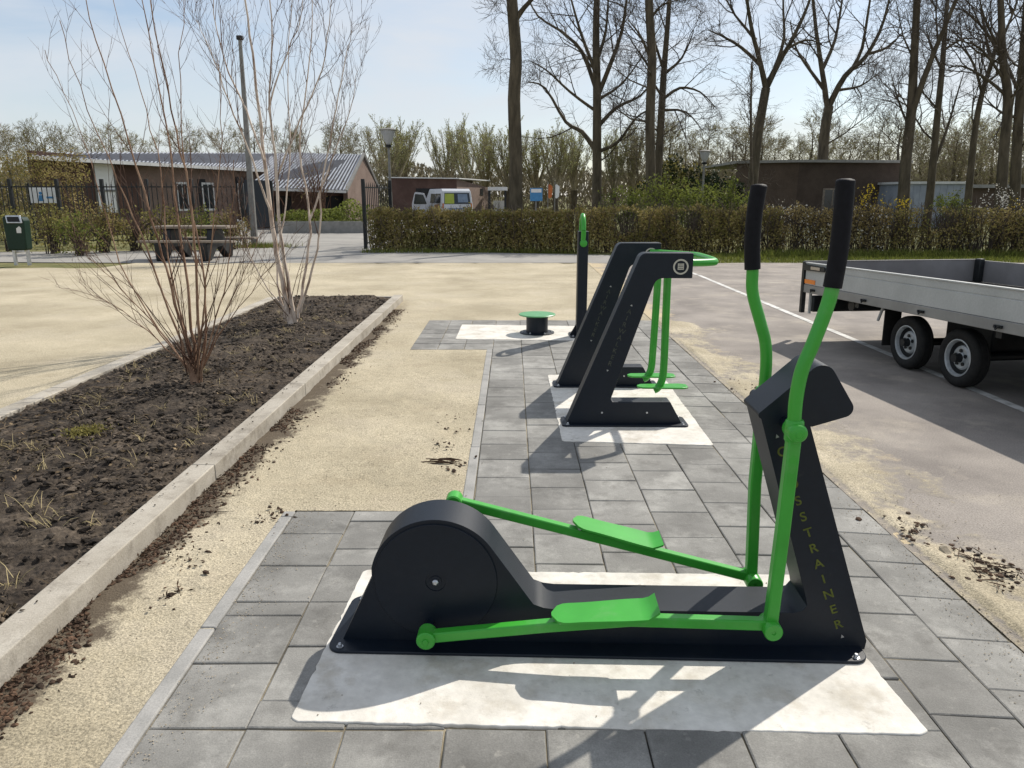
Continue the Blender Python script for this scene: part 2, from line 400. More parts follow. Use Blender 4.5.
# ------------------------------------------------------------------ ground
def sheet(name, poly, z, m):
    mb = MB(); mb.v = [(x, y, z) for x, y in poly]; mb.face(list(range(len(poly))))
    return struct(name, mb, m, smooth=False, recalc=False)
sheet('ground', [(-900, -60), (900, -60), (900, 1500), (-900, 1500)], -.02, 'ground')
# sand with a slightly ragged far edge
def ragged(x0, x1, y, amp, n, sd):
    r = random.Random(sd)
    return [(x0+(x1-x0)*i/n, y+r.uniform(-amp, amp)) for i in range(n+1)]
sheet('sand', [(-45, -8), (2.6, -8), (2.6, 18.6)] + ragged(2.6, -9, 18.4, .22, 50, 3) + ragged(-9.2, -45, 17.2, .3, 60, 4), -.006, 'sand')
sheet('asphalt', [(1.80, -8), (60, -8), (60, 18.3)] + ragged(60, 1.80, 18.3, .12, 60, 5), .0, 'asphalt')
sheet('path', [(-18, 18.9), (-9, 18.35), (2.8, 18.35), (4.5, 20.3), (-3.9, 22.6), (-4.3, 33.5), (-12, 33.5), (-8.6, 22.7), (-18, 21.6)], -.002, 'path')
sheet('courtyard', [(-13, 33.5), (-1, 33.5), (4, 60), (-16, 60)], -.010, 'path')
sheet('lawn', [(2.8, 18.4), (60, 18.2), (60, 90), (4, 60), (-1, 33.5), (-3.9, 24)], -.014, 'lawn')
# far hills of nothing: the land is flat; the road line
mb = MB()
for (y0, y1, x0) in ((5.0, 9.1, 3.77), (9.14, 15.4, 3.74), (15.45, 17.8, 3.70)):
    mb.quad((x0, y0, .004), (x0+.085, y0, .004), (x0+.06, y1, .004), (x0-.02, y1, .004))
struct('road_marking', mb, 'roadpaint', smooth=False)
mb = MB(); mb.quad((3.8, 2.0, .004), (3.885, 2.0, .004), (3.855, 4.96, .004), (3.77, 4.96, .004))
mb.quad((4.6, 11.0, .004), (6.6, 12.9, .004), (6.55, 13.0, .004), (4.55, 11.1, .004))
struct('road_marking', mb, 'roadpaint', smooth=False)

def sand_relief(x0, x1, y0, y1, st, hf, m='sand'):
    mb = MB(); nx = int((x1-x0)/st); ny = int((y1-y0)/st)
    for j in range(ny+1):
        for i in range(nx+1):
            x = x0+(x1-x0)*i/nx; y = y0+(y1-y0)*j/ny; mb.v.append((x, y, hf(x, y)))
    for j in range(ny):
        for i in range(nx): a = j*(nx+1)+i; mb.face([a, a+1, a+nx+2, a+nx+1])
    struct('sand', mb, m, recalc=False, ang=180)
def relief(x, y):
    return .011*noise.noise((x*2.3, y*2.3, 1))+.007*noise.noise((x*7, y*7, 2))+.005*noise.noise((x*19, y*19, 4))+.003*noise.noise((x*45, y*45, 6))
def ease(d, w_): d = max(0, min(1, d/w_)); return d*d*(3-2*d)
sand_relief(-1.655, -1.098, 1.0, 3.62, .018, lambda x, y: .004+relief(x, y)*ease(-1.06-x, .2)*1.1+.006*noise.noise((x*3, y*1.7, 12))*ease(x+1.35, .2))
sand_relief(-1.655, -.212, 3.58, 7.735, .025, lambda x, y: .003+relief(x, y)*ease(min(-.18-x, y-3.5, 7.8-y), .2))
sand_relief(-1.655, -1.06, 7.735, 11.6, .035, lambda x, y: .001+.9*relief(x, y)*ease(-1.03-x, .2))
sand_relief(1.788, 2.62, .8, 9.5, .02, lambda x, y: .024*(1-(x-1.79)/.50)+.8*relief(x, y)+.018*noise.noise((x*1.5, y*.9, 3))+.010*noise.noise((x*4.5, y*3.5, 7))-.004 if x > 1.83 else .004+.4*relief(x, y), 'sandDrift')
# paving: 30 x 30 cm tiles laid in running columns
mb = MB(); r = random.Random(11)
def tile(x0, x1, y0, y1, sk=0, zt=.006):
    g = .0028; b = len(mb.v); t = r.random(); dz = r.uniform(-.002, .002); tx, ty = r.uniform(-.0015, .0015), r.uniform(-.0015, .0015)
    x0 += g; x1 -= g; y0 += g; y1 -= g
    pts = [(x0, y0), (x1, y0+sk*(x1-x0)), (x1, y1+sk*(x1-x0)), (x0, y1)]
    jx, jy, ja = r.uniform(-.0012, .0012), r.uniform(-.0012, .0012), r.uniform(-.006, .006)
    pts = [(x+jx-ja*(y-(y0+y1)/2), y+jy+ja*(x-(x0+x1)/2)) for x, y in pts]
    zz = [zt+dz-tx-ty, zt+dz+tx-ty, zt+dz+tx+ty, zt+dz-tx+ty]
    c = .004
    for (x, y) in pts: mb.v.append((x, y, -.03))
    for (x, y), z in zip(pts, zz): mb.v.append((x, y, z-.003))
    cx, cy = (x0+x1)/2, (y0+y1)/2
    for (x, y), z in zip(pts, zz): mb.v.append((x+math.copysign(c, cx-x), y+math.copysign(c, cy-y), z))
    for i in range(4):
        j = (i+1) % 4
        mb.face([b+i, b+j, b+4+j, b+4+i], t); mb.face([b+4+i, b+4+j, b+8+j, b+8+i], t)
    mb.face([b+8, b+9, b+10, b+11], t)
XL = [-.2, .1, .4, .695, .99, 1.28, 1.535, 1.785]
ph = [0, .13, .24, .1, .215, .03, .155]
for i in range(7):
    x0, x1 = XL[i], XL[i+1]; y = 1.955 if i < 5 else .5 + ph[i]
    sk = (-.01, -.01, -.02, -.03, -.04, -.09, -.12)[i]
    ys = []
    yy = 2.0 + ph[i] - .3
    while yy < 9.66:
        a, b2 = max(yy, 1.957 if i < 5 else -2), min(yy+.294, 9.66)
        if b2-a > .04: tile(x0, x1, a, b2, sk)
        yy += .294
    if i >= 5:
        yy = 1.7+ph[i]-.294*10
        while yy < 1.7+ph[i]-.01:
            tile(x0, x1, yy, yy+.294, sk); yy += .294
X2 = [-1.09, -.795, -.5, -.2, .1, .395, .68, .965, 1.28]
for i in range(8):                                # rows in front of the first slab
    yy = 1.957
    for k in range(9): tile(X2[i], X2[i+1], yy-.3, yy, -.02); yy -= .3
for y0, y1 in ((1.957, 2.285), (2.285, 2.585), (2.585, 2.69), (2.69, 2.99), (2.99, 3.305), (3.305, 3.57)): tile(-1.09, -.795, y0, y1, 0)
for y0, y1 in ((1.957, 2.085), (2.085, 2.385), (2.385, 2.685), (2.685, 2.99), (2.99, 3.15), (3.15, 3.45), (3.45, 3.57)):
    tile(-.795, -.5, y0, y1, 0); tile(-.5, -.2, y0, y1, 0)
for y0, y1 in ((7.74, 8.05), (8.05, 8.36), (8.36, 8.66), (8.66, 8.97), (8.97, 9.28), (9.28, 9.66)):
    tile(-1.06, -.78, y0, y1, 0); tile(-.78, -.5, y0, y1, 0); tile(-.5, -.2, y0, y1, 0)
struct('paving', mb, 'tile', smooth=False, recalc=False)
mb = MB()
for x0, x1, y0, y1 in ((-1.09, 1.785, -2, 3.57), (-.2, 1.785, 3.57, 9.66), (-1.06, -.2, 7.74, 9.66)):
    mb.quad((x0, y0, -.001), (x1, y0, -.001), (x1, y1, -.001), (x0, y1, -.001))
struct('paving_bed', mb, 'joint', smooth=False)
def kerb_run(xa, xb, ya, yb, z, ln, m, jit=.004):
    y = ya; r2 = random.Random(int(ya*10+xa*100))
    while y < yb-.02:
        e = min(y+ln, yb); d = r2.uniform(-jit, jit); dz = r2.uniform(-jit, jit)
        b = MB(); b.box(xa+d, xb+d, y+.002, e-.002, -.1, z+dz, tone=r2.random())
        struct('kerb', b, m, bevel=.006); y = e
kerb_run(-1.15, -1.092, -.5, 3.57, .0085, 1.0, 'edging', .001)
kerb_run(-.262, -.204, 3.58, 7.73, .0085, 1.0, 'edging', .001)
# concrete slabs under the machines (one skewed quad each)
def slab(c, z=.0105):
    g = random.Random(int(c[0][0]*1000)); P_ = rounded(c, .03, 4); out_ = []
    for i in range(len(P_)):
        p, q = Vector(P_[i]), Vector(P_[(i+1) % len(P_)]); n = max(1, int((q-p).length/.022))
        for k in range(n):
            v = p.lerp(q, k/n); d = .0016*g.gauss(0, 1)+.004*noise.noise((v.x*9, v.y*9, 2)) - (.008*g.random() if g.random() < .05 else 0)
            m = Vector((sum(x for x, y in c)/4, sum(y for x, y in c)/4)); out_.append(tuple(v+(v-m).normalized()*d))
    b = MB(); b.prism(out_, -.05, z, 'z')
    return struct('concrete_slab', b, 'slab', bevel=.003)
slab([(-.675, 1.985), (1.235, 1.925), (1.19, 2.90), (-.63, 2.945)])
slab([(.325, 4.69), (1.285, 4.60), (1.33, 6.55), (.315, 6.57)])
slab([(-.63, 8.30), (.93, 8.22), (.93, 9.16), (-.62, 9.29)])

# planting bed
mb = MB(); nx, ny = 76, 330; X0, X1, Y0, Y1 = -3.56, -1.765, 1.2, 11.48
for j in range(ny+1):
    for i in range(nx+1):
        x = X0+(X1-X0)*i/nx; y = Y0+(Y1-Y0)*j/ny
        e = min(1, min(x-X0, X1-x)/.35)
        n1 = noise.noise((x*2, y*2, 0)); n2 = noise.noise((x*6, y*6, 3)); n3 = noise.noise((x*17, y*17, 5)); n4 = noise.noise((x*40, y*40, 9))
        z = .03 + .05*e + .02*n1*e + .022*n2 + .028*abs(n3) + .016*n4
        mb.v.append((x, y, z))
for j in range(ny):
    for i in range(nx):
        a = j*(nx+1)+i; mb.face([a, a+1, a+nx+2, a+nx+1])
struct('planting_soil', mb, 'soil', recalc=False, ang=180)
kerb_run(-1.785, -1.655, .2, 11.5, .098, 1.9, 'kerb', .0015)
kerb_run(-3.70, -3.56, .2, 11.5, .062, 1.9, 'kerb', .003)
b = MB(); b.box(-3.56, -1.79, 11.50, 11.57, -.1, .07); struct('kerb', b, 'kerb', bevel=.006)

# loose ground things: clods, litter, gravel, dry tufts (uncountable)
def lump(mb, p, s, rng, tone):
    b = len(mb.v); q = rng.uniform(0, 6)
    c, d = math.cos(q), math.sin(q); sx, sy, sz = rng.uniform(.6, 1.5), rng.uniform(.6, 1.2), rng.uniform(.45, .85)
    for (x, y, z) in ((.55, .55, .45), (-.55, .6, .5), (-.6, -.5, .4), (.5, -.6, .5), (1, 0, -.3), (0, 1, -.3), (-1, 0, -.3), (0, -1, -.3), (.1, 0, .75)):
        k = s*rng.uniform(.7, 1.25); x *= sx; y *= sy
        mb.v.append((p[0]+(x*c-y*d)*k, p[1]+(x*d+y*c)*k, p[2]+z*k*sz))
    for a, e, u in ((0, 1, 5), (1, 2, 6), (2, 3, 7), (3, 0, 4)):
        mb.face([b+a, b+e, b+8], tone); mb.face([b+a, b+u, b+e], tone)
    for a, e, u in ((0, 4, 5), (1, 5, 6), (2, 6, 7), (3, 7, 4)): mb.face([b+a, b+e, b+u], tone)
rg = random.Random(21)
mb = MB()
for i in range(19000):
    x = rg.uniform(-3.5, -1.8); y = 1.4+10.0*rg.random()**1.5
    if noise.noise((x*1.6, y*1.6, 2)) < -.08 and rg.random() < .75: continue
    e = min(1, min(x-X0, X1-x)/.35)
    lump(mb, (x, y, .05+.05*e+.02*noise.noise((x*2, y*2, 0))*e+.022*noise.noise((x*6, y*6, 3))), rg.choice((.003, .004, .005, .006, .007, .009, .012, .016, .024)), rg, rg.random())
for i in range(110):                               # crumbs that fell on the border stones
    y = rg.uniform(2, 11.3); lump(mb, (rg.gauss(-1.745, .02), y, .105), rg.uniform(.002, .007), rg, rg.random())
stuff('soil_clods', mb, 'clod', 'dark crumbly clods of earth scattered over the planting bed', 'soil clods', recalc=False, smooth=False)
mb = MB()
for i in range(6500):
    y = 1.6+9*rg.random()**1.6; x = -1.65+abs(rg.gauss(0, .085))
    if noise.noise((x*2, y*1.3, 8)) < -.12: continue
    z0 = .006+relief(x, y)*.9
    if rg.random() < .5: lump(mb, (x, y, z0), rg.uniform(.003, .013), rg, rg.random())
    else: mb.leaf((x, y, z0+.005+rg.random()*.008), rg.uniform(.008, .024), rg, rg.random(), .4)
for (cx, cy, sp, nn) in ((-1.2, 3.5, .05, 40), (-1.35, 2.75, .03, 26), (-1.4, 3.0, .05, 26), (2.02, 2.95, .07, 170), (1.9, 3.35, .06, 60), (-.45, 4.6, .04, 30), (-.33, 4.25, .05, 30), (-.4, 5.1, .08, 20), (1.95, 6.1, .1, 40)):
    for i in range(nn):
        p = (rg.gauss(cx, sp), rg.gauss(cy, sp*1.5), .008+rg.random()*.012)
        if rg.random() < .5: lump(mb, p, rg.uniform(.004, .014), rg, rg.random())
        else: mb.leaf(p, rg.uniform(.012, .035), rg, rg.random(), .25)
stuff('leaf_litter', mb, 'litter', 'dark brown leaf litter and mulch spilled along the border stones', 'leaf litter', recalc=False, smooth=False)
mb = MB()
for i in range(5200):
    if i % 3: x = rg.uniform(-1.6, -.25); y = 1.5+7*rg.random()**1.6
    else: x = 1.79+abs(rg.gauss(0, .28)); y = 1.8+7*rg.random()**1.4
    if -1.16 < x < 1.78 and y < 3.58: continue
    lump(mb, (x, y, .004+(relief(x, y)*.9 if x < 1 else .004)), rg.choice((.0015, .002, .0025, .003, .004)), rg, rg.random()*.8+.2)
for i in range(1500):
    y = 1.7+7*rg.random()**1.5; x = 1.78-abs(rg.gauss(0, .09))
    lump(mb, (x, y, .008), rg.uniform(.0012, .003), rg, .3+.6*rg.random())
for i in range(700):
    y = 1.7+1.9*rg.random(); lump(mb, (-1.09+abs(rg.gauss(0, .09)), y, .008), rg.uniform(.0012, .003), rg, .3+.6*rg.random())
for i in range(60):
    lump(mb, (rg.uniform(-.6, 1.7), rg.uniform(1.8, 4.5), .013), rg.uniform(.0015, .004), rg, rg.random()*.4)
stuff('gravel', mb, 'stone', 'fine loose grit lying on the sand beside the paving', 'gravel', recalc=False, smooth=False)
mb = MB()
for i in range(150):
    cx, cy = rg.uniform(-3.4, -1.9), 1.9+9*rg.random()**1.4
    for k in range(rg.randint(4, 13)):
        a = rg.uniform(0, 6.28); l = rg.uniform(.03, .10); p = Vector((cx+rg.gauss(0, .02), cy+rg.gauss(0, .02), .08))
        q = p+Vector((math.cos(a)*l*.8, math.sin(a)*l*.8, l*rg.uniform(.2, .9)))
        mb.tube([p, (p+q)/2+Vector((0, 0, .012)), q], [.0016, .0013, .0005], 3, False, rg.random())
stuff('dry_grass_tufts', mb, 'dryGrass', 'straw coloured dead grass wisps poking from the dark earth', 'dry grass', recalc=False)
mb = MB()
for i in range(900):
    a = rg.uniform(0, 6.28); rr = abs(rg.gauss(0, .07))
    mb.leaf((-2.70+math.cos(a)*rr, 4.6+math.sin(a)*rr, .10+rg.random()*.02), rg.uniform(.015, .04), rg, rg.random(), .3, Vector((0, 0, .5)))
o = build('weed_clump', mb, 'leafHedge', recalc=False); tag(o, 'small yellow-green weed growing in the dark soil in front of the young multi-stem birch', 'weed')
mb = MB()
for i in range(2600):
    x = rg.uniform(-3.5, -1.8); y = 1.6+9.6*rg.random()**1.5
    if noise.noise((x*1.4, y*1.1, 4)) < -.15: continue
    zz = .06+.05*min(1, min(x-X0, X1-x)/.35)+.022*noise.noise((x*6, y*6, 3))
    if rg.random() < .35:
        a = rg.uniform(0, 6.28); l = rg.uniform(.03, .11); d = Vector((math.cos(a), math.sin(a), rg.uniform(-.15, .25)))*l/2; c = Vector((x, y, zz+.008))
        mb.tube([c-d, c+Vector((0, 0, .004)), c+d], [.0012, .0016, .0008], 3, False, rg.random())
    else: mb.leaf((x, y, zz+rg.random()*.012), rg.uniform(.01, .032), rg, rg.random(), .55)
stuff('dead_leaves', mb, 'deadLeaf', 'brown and straw coloured dead leaves and twig bits littering the planting bed', 'dead leaves', recalc=False, smooth=False)
# stones and sticks
mb = MB(); rs = random.Random(3); lump(mb, (1.93, 3.10, .012), .045, rs, .5); lump(mb, (1.97, 3.06, .012), .035, rs, .6)
tag(build('stone', mb, 'stone', smooth=False), 'flat broken stone lying in dirt at the right edge of the paving', 'stone')
mb = MB()
for k in range(9):
    a = rs.uniform(-.25, .3); c = Vector((-.42+rs.uniform(-.06, .06), 4.27+rs.uniform(-.03, .03), .012+rs.random()*.015)); l = rs.uniform(.06, .17)
    d = Vector((math.cos(a), math.sin(a)*.8-.25, rs.uniform(-.03, .06)))*l/2
    mb.tube([c-d, c+Vector((0, .006, .004)), c+d], [.003, .004, .002], 5)
tag(build('twig_bundle', mb, 'litter'), 'dark bundle of snapped twigs on the sand left of the tiled path', 'twigs')
mb = MB()
for k in range(22):
    a = rs.uniform(0, 3.1); c = Vector((2.02+rs.gauss(0, .05), 2.93+rs.gauss(0, .09), .015+rs.random()*.02)); l = rs.uniform(.05, .16)
    d = Vector((math.cos(a), math.sin(a), rs.uniform(-.1, .1)))*l/2
    mb.tube([c-d, c, c+d], [.0015, .0025, .001], 4)
tag(build('twig_bundle', mb, 'litter'), 'reddish brown heap of dead twigs beside the asphalt edge', 'twigs')

# ------------------------------------------------------------------ text helper
def text_mesh(body, size, extr=0.0):
    cu = bpy.data.curves.new('lettering', 'FONT'); cu.body = body; cu.size = size; cu.extrude = extr
    cu.offset = size*.018; cu.align_x = 'CENTER'; cu.align_y = 'CENTER'
    o = bpy.data.objects.new('lettering', cu); col.objects.link(o)
    dg = bpy.context.evaluated_depsgraph_get(); me = bpy.data.meshes.new_from_object(o.evaluated_get(dg))
    v = [x.co.copy() for x in me.vertices]; f = [list(p.vertices) for p in me.polygons]
    bpy.data.objects.remove(o); bpy.data.curves.remove(cu); bpy.data.meshes.remove(me)
    return v, f
def put_text(mb, body, size, c, rv, uv):
    v, f = text_mesh(body, size); b = len(mb.v); c, rv, uv = Vector(c), Vector(rv), Vector(uv)
    for p in v: q = c+rv*p.x+uv*p.y; mb.v.append((q.x, q.y, q.z))
    for q in f: mb.face([b+i for i in q])

# ------------------------------------------------------------------ crosstrainer
SZ = .0105
ct = thing('crosstrainer', 'dark elliptical crosstrainer with green swing arms and two black-gripped handlebars in the foreground', 'exercise machine', (.28, 2.52, SZ))
prof = [(-.605, .012), (-.488, .262)] + arc(-.262, .250, .231, 168, 35, 26) + [(.075, .168), (.11, .155), (.15, .15), (.975, .15)] + \
       [(1.003, .158), (1.018, .178), (1.012, .205)]
head = rounded([(.785, .852), (1.0, 1.052), (1.118, .868), (.975, .822)], [.012, .045, .03, .02], 6)
prof += head + [(1.236, .045), (1.232, .012)]
FY, BY = 2.410, 2.590
mb = MB(); mb.prism(prof, FY, BY); build('frame', mb, 'anthracite', ct, bevel=.007, seg=3, ang=40)
mb = MB(); mb.lathe([(.214, 0), (.214, -.004), (.2125, -.006), (.035, -.006), (.034, -.003), (.022, -.003), (.021, -.006), (.0, -.006)], (-.265, FY, .252), 'y', 64)
dc = build('wheel_cover', mb, 'anthracite', ct, ang=50)
mb = MB(); mb.lathe([(.011, -.006), (.011, -.013), (.006, -.018), (0, -.018)], (-.265, FY, .252), 'y', 12); build('bolt', mb, 'steel', dc)
mb = MB(); mb.prism(rounded([(-.645, 2.335), (1.215, 2.322), (1.235, 2.70), (-.63, 2.715)], .05, 6), .0+SZ, .011+SZ, 'z'); build('base_plate', mb, 'anthracite', ct, bevel=.003)
def bolt(x, y, z, p, r_=.0075, h=.015):
    b = MB(); b.lathe([(r_*1.7, 0), (r_*1.7, .003), (r_, .004), (r_, h*.7), (r_*.6, h), (0, h)], (x, y, z), 'z', 8); build('bolt', b, 'steel', p, ang=30)
for x, y in ((-.60, 2.36), (1.175, 2.345), (-.59, 2.685), (1.185, 2.675)): bolt(x, y, SZ+.011, ct)
for x in (.33, .58):
    b = MB(); b.lathe([(.006, 0), (.006, -.003), (0, -.004)], (x, FY, .095), 'y', 10); build('rivet', b, 'steel', ct)
# hidden-side crank and axles
mb = MB(); mb.tube([(-.265, 2.405, .252), (-.265, 2.70, .252)], .022, 16); mb.tube([(-.265, 2.66, .252), (-.231, 2.66, .415)], .022, 8); mb.tube([(-.231, 2.645, .415), (-.231, 2.73, .415)], .014, 12)
build('crank', mb, 'anthracite', ct)
mb = MB(); mb.tube([(-.288, 2.335, .094), (-.288, 2.41, .094)], .016, 12); build('crank_pin', mb, 'anthracite', ct)
mb = MB(); mb.tube([(.889, 2.30, .838), (.889, 2.77, .838)], .019, 16); build('axle', mb, 'anthracite', ct)
def swing(Y, low, grip0, grip1, pts, elbow, side):
    """one handlebar with its grip, pivot collar and lower square leg"""
    b = MB(); top = spline([(x, Y, z) for x, z in pts], 7); b.tube(top, .0212, 14)
    h = build('handlebar', b, 'green', ct, ang=60)
    b = MB(); g = [(x, Y, z) for x, z in grip1]; b.tube(spline(g, 4), .0275, 16); b.lathe([(.0275, 0), (.024, .006), (.012, .009), (0, .009)], Vector(g[0])+Vector((0, 0, -.002)), 'z', 16)
    build('grip', b, 'grip', h, ang=60)
    b = MB(); b.lathe([(.010, -.047), (.012, -.044), (.022, -.043), (.028, -.038), (.030, -.03), (.030, .03), (.026, .040), (.018, .044)], ((.887 if side < 0 else .911), Y, .838), 'y', 24); 
    b.lathe([(.024, -.036), (.0285, -.03), (.0285, .03), (.024, .036)], ((.885 if side < 0 else .910), Y, .838), 'z', 20); build('pivot_collar', b, 'green', h, ang=40)
    b = MB(); b.tube([((.886 if side < 0 else .910), Y, .82), (grip0[0], Y, grip0[1]), low], .0205, 4, True, .5, True); build('lower_bar', b, 'green', h, bevel=.006, ang=30)
    b = MB(); b.lathe([(.007, -.040 if side < 0 else -.058), (.008, -.043 if side < 0 else -.061), (.028, -.044 if side < 0 else -.062), (.031, -.040 if side < 0 else -.058), (.031, .038), (.028, .042)], low, 'y', 22); build('joint', b, 'green', h, ang=40)
swing(2.318, (.866, 2.318, .153), (.878, .50), [(.966, 1.592), (.968, 1.50), (.967, 1.39), (.959, 1.285)],
      [(.966, 1.50), (.967, 1.38), (.959, 1.285), (.946, 1.215), (.918, 1.115), (.892, 1.03), (.882, .93), (.886, .82)], 0, -1)
swing(2.735, (.921, 2.735, .108), (.906, .50), [(.838, 1.583), (.830, 1.50), (.829, 1.40), (.837, 1.30)],
      [(.832, 1.50), (.829, 1.38), (.837, 1.30), (.843, 1.22), (.876, 1.12), (.902, 1.04), (.912, .95), (.911, .82)], 0, 1)
def arm(pts, pedal, py, label=None):
    b = MB(); b.tube(pts, [.0183]*len(pts), 4, True, .5, True); a = build('swing_arm', b, 'green', ct, bevel=.005, ang=30)
    e = Vector(pts[0]); b = MB(); b.lathe([(.027, -.034), (.032, -.029), (.032, .029), (.027, .034)], e, 'y', 24); b.lathe([(.009, -.040), (.011, -.036), (.011, -.03)], e, 'y', 10); build('joint', b, 'green', a, ang=40)
    # foot plate: long rounded tray with a turned-up toe stop
    p0, p1 = Vector(pedal[0]), Vector(pedal[1]); d = (p1-p0); Ln = d.length; d.normalize(); u = Vector((-d.z, 0, d.x))
    b = MB(); n = 18; rows = []
    for i in range(n+1):
        t = i/n; wd = .066*min(1, math.sqrt(max(.02, 1-(1-min(1, t/.16))**2)))*(1-.06*math.sin(t*6))
        if t > .93: wd *= .93
        lift = .022*max(0, (t-.90)/.10)**1.2
        c = p0+d*(Ln*t)+u*lift
        rows.append((c, wd))
    for k, off in enumerate((.004, -.004)):
        for c, wd in rows:
            for s in (-1, 1): q = c+u*off+Vector((0, s*wd+py, 0)); b.v.append((q.x, q.y, q.z))
    m2 = 2*(n+1)
    for i in range(n):
        b.face([2*i, 2*i+1, 2*i+3, 2*i+2]); b.face([m2+2*i, m2+2*i+2, m2+2*i+3, m2+2*i+1])
        b.face([2*i, 2*i+2, m2+2*i+2, m2+2*i]); b.face([2*i+1, m2+2*i+1, m2+2*i+3, 2*i+3])
    b.face([0, m2, m2+1, 1]); b.face([2*n, 2*n+1, m2+2*n+1, m2+2*n])
    build('foot_plate', b, 'green', a, ang=50)
    b = MB(); c = p0+d*.03-u*.012; b.tube([c+Vector((0, py-.03, 0)), c+Vector((0, py+.03, 0))], .008, 8); build('bolt', b, 'steel', a)
arm([(-.288, 2.318, .094), (.12, 2.318, .143), (.40, 2.318, .170), (.866, 2.318, .162)], [(.135, 2.318, .186), (.488, 2.318, .212)], -.004)
arm([(-.231, 2.735, .415), (.20, 2.735, .303), (.921, 2.735, .113)], [(.225, 2.735, .338), (.56, 2.735, .247)], .004)
# punched lettering down the column
mb = MB(); word = 'CROSSTRAINER'; ax = Vector((.2455, 0, -.627)); c0 = Vector((.886, FY-.0015, .735)); uv = -ax.normalized(); rv = Vector((-uv.z*-1, 0, -uv.x)); rv.normalize()
for i, ch in enumerate(word): put_text(mb, ch, .047, c0+ax*(i/11), rv, uv)
build('lettering', mb, 'letter', ct, smooth=False, recalc=False)
for t in (-.085, 1.075):
    mb = MB(); c = c0+ax*t
    for q in (c+uv*.009, c-rv*.006-uv*.004, c+rv*.006-uv*.004): mb.v.append(tuple(q))
    mb.face([0, 1, 2]); build('marker', mb, 'steel', ct, smooth=False, recalc=False)

ct.rotation_euler = (0, 0, R(-1.6)); ct.location = (.283, 2.492, SZ)
# ------------------------------------------------------------------ air walker (two leaning posts, one user between them)
aw = thing('air_walker', 'dark air walker with two leaning posts and green swing bars on the middle slab', 'exercise machine', (.8, 5.6, SZ))
wp = rounded([(.372, .01), (.850, 1.187), (1.192, 1.187), (1.192, 1.022), (.955, 1.022), (.672, .176), (1.088, .176), (1.180, .012)], [0, .05, .006, .006, .06, .02, .012, 0], 6)
for (y0, y1, dx) in ((5.04, 5.17, 0), (6.14, 6.27, -.002)):
    mb = MB(); mb.prism([(x+dx, z) for x, z in wp], y0, y1); p = build('side_post', mb, 'anthracite', aw, bevel=.008, seg=3, ang=40)
    mb = MB(); mb.prism(rounded([(.345, y0-.045), (1.215, y0-.055), (1.215, y1+.045), (.345, y1+.045)], .03, 5), SZ, SZ+.012, 'z'); build('base_plate', mb, 'anthracite', p, bevel=.003)
    for x in (.385, 1.175): bolt(x, y0-.025, SZ+.012, p); bolt(x, y1+.025, SZ+.012, p)
    mb = MB(); mb.lathe([(.050, 0), (.050, -.003), (.043, -.004), (.042, -.002), (.030, -.002)], (1.110, y0, 1.098), 'y', 32); e = build('emblem', mb, 'anthracite', p)
    mb = MB(); n = 36; b = 0
    for k in range(n):
        a = 2*math.pi*k/n
        for q in (.040, .051): mb.v.append((1.110+q*math.cos(a), y0-.0055, 1.098+q*math.sin(a)))
    for k in range(n): j = (k+1) % n; mb.face([2*k, 2*k+1, 2*j+1, 2*j])
    for zz in (-.016, -.005, .006, .017): mb.quad((1.092, y0-.0055, 1.098+zz-.003), (1.128, y0-.0055, 1.098+zz-.003), (1.128, y0-.0055, 1.098+zz+.004), (1.092, y0-.0055, 1.098+zz+.004))
    mb.quad((1.090, y0-.0052, 1.078), (1.094, y0-.0052, 1.078), (1.094, y0-.0052, 1.12), (1.090, y0-.0052, 1.12))
    mb.quad((1.126, y0-.0052, 1.078), (1.130, y0-.0052, 1.078), (1.130, y0-.0052, 1.12), (1.126, y0-.0052, 1.12))
    build('emblem_print', mb, 'emblem', e, smooth=False, recalc=False)
    mb = MB(); word = 'AIRWALKER'; a1 = Vector((.665, y0-.0015, .445)); a2 = Vector((.782, y0-.0015, .80)); u2 = (a2-a1).normalized(); r2 = Vector((u2.z, 0, -u2.x))
    for i, ch in enumerate(word): put_text(mb, ch, .045, a2+(a1-a2)*(i/8), r2, u2)
    build('lettering', mb, 'pewter', p, smooth=False, recalc=False)
    for c, s in ((a1-u2*.045, -1), (a2+u2*.04, 1)):
        mb = MB()
        for q in (c+u2*.012*s, c-r2*.008, c+r2*.008): mb.v.append(tuple(q))
        mb.face([0, 1, 2]); build('marker', mb, 'steel', p, smooth=False, recalc=False)
    for x in (.62, .93):
        b = MB(); b.lathe([(.007, 0), (.007, -.003), (0, -.004)], (x, y0, .1), 'y', 10); build('rivet', b, 'steel', p)
mb = MB(); mb.tube([(1.11, 5.17, 1.07), (1.11, 6.14, 1.07)], .024, 16); build('axle', mb, 'anthracite', aw)
mb = MB(); mb.tube(spline([(1.10, 5.17, 1.115), (1.20, 5.20, 1.11), (1.37, 5.30, 1.105), (1.425, 5.42, 1.105), (1.425, 5.88, 1.105), (1.37, 6.0, 1.105), (1.2, 6.11, 1.11), (1.10, 6.14, 1.115)], 6), .026, 12); build('handle_loop', mb, 'green', aw, ang=60)
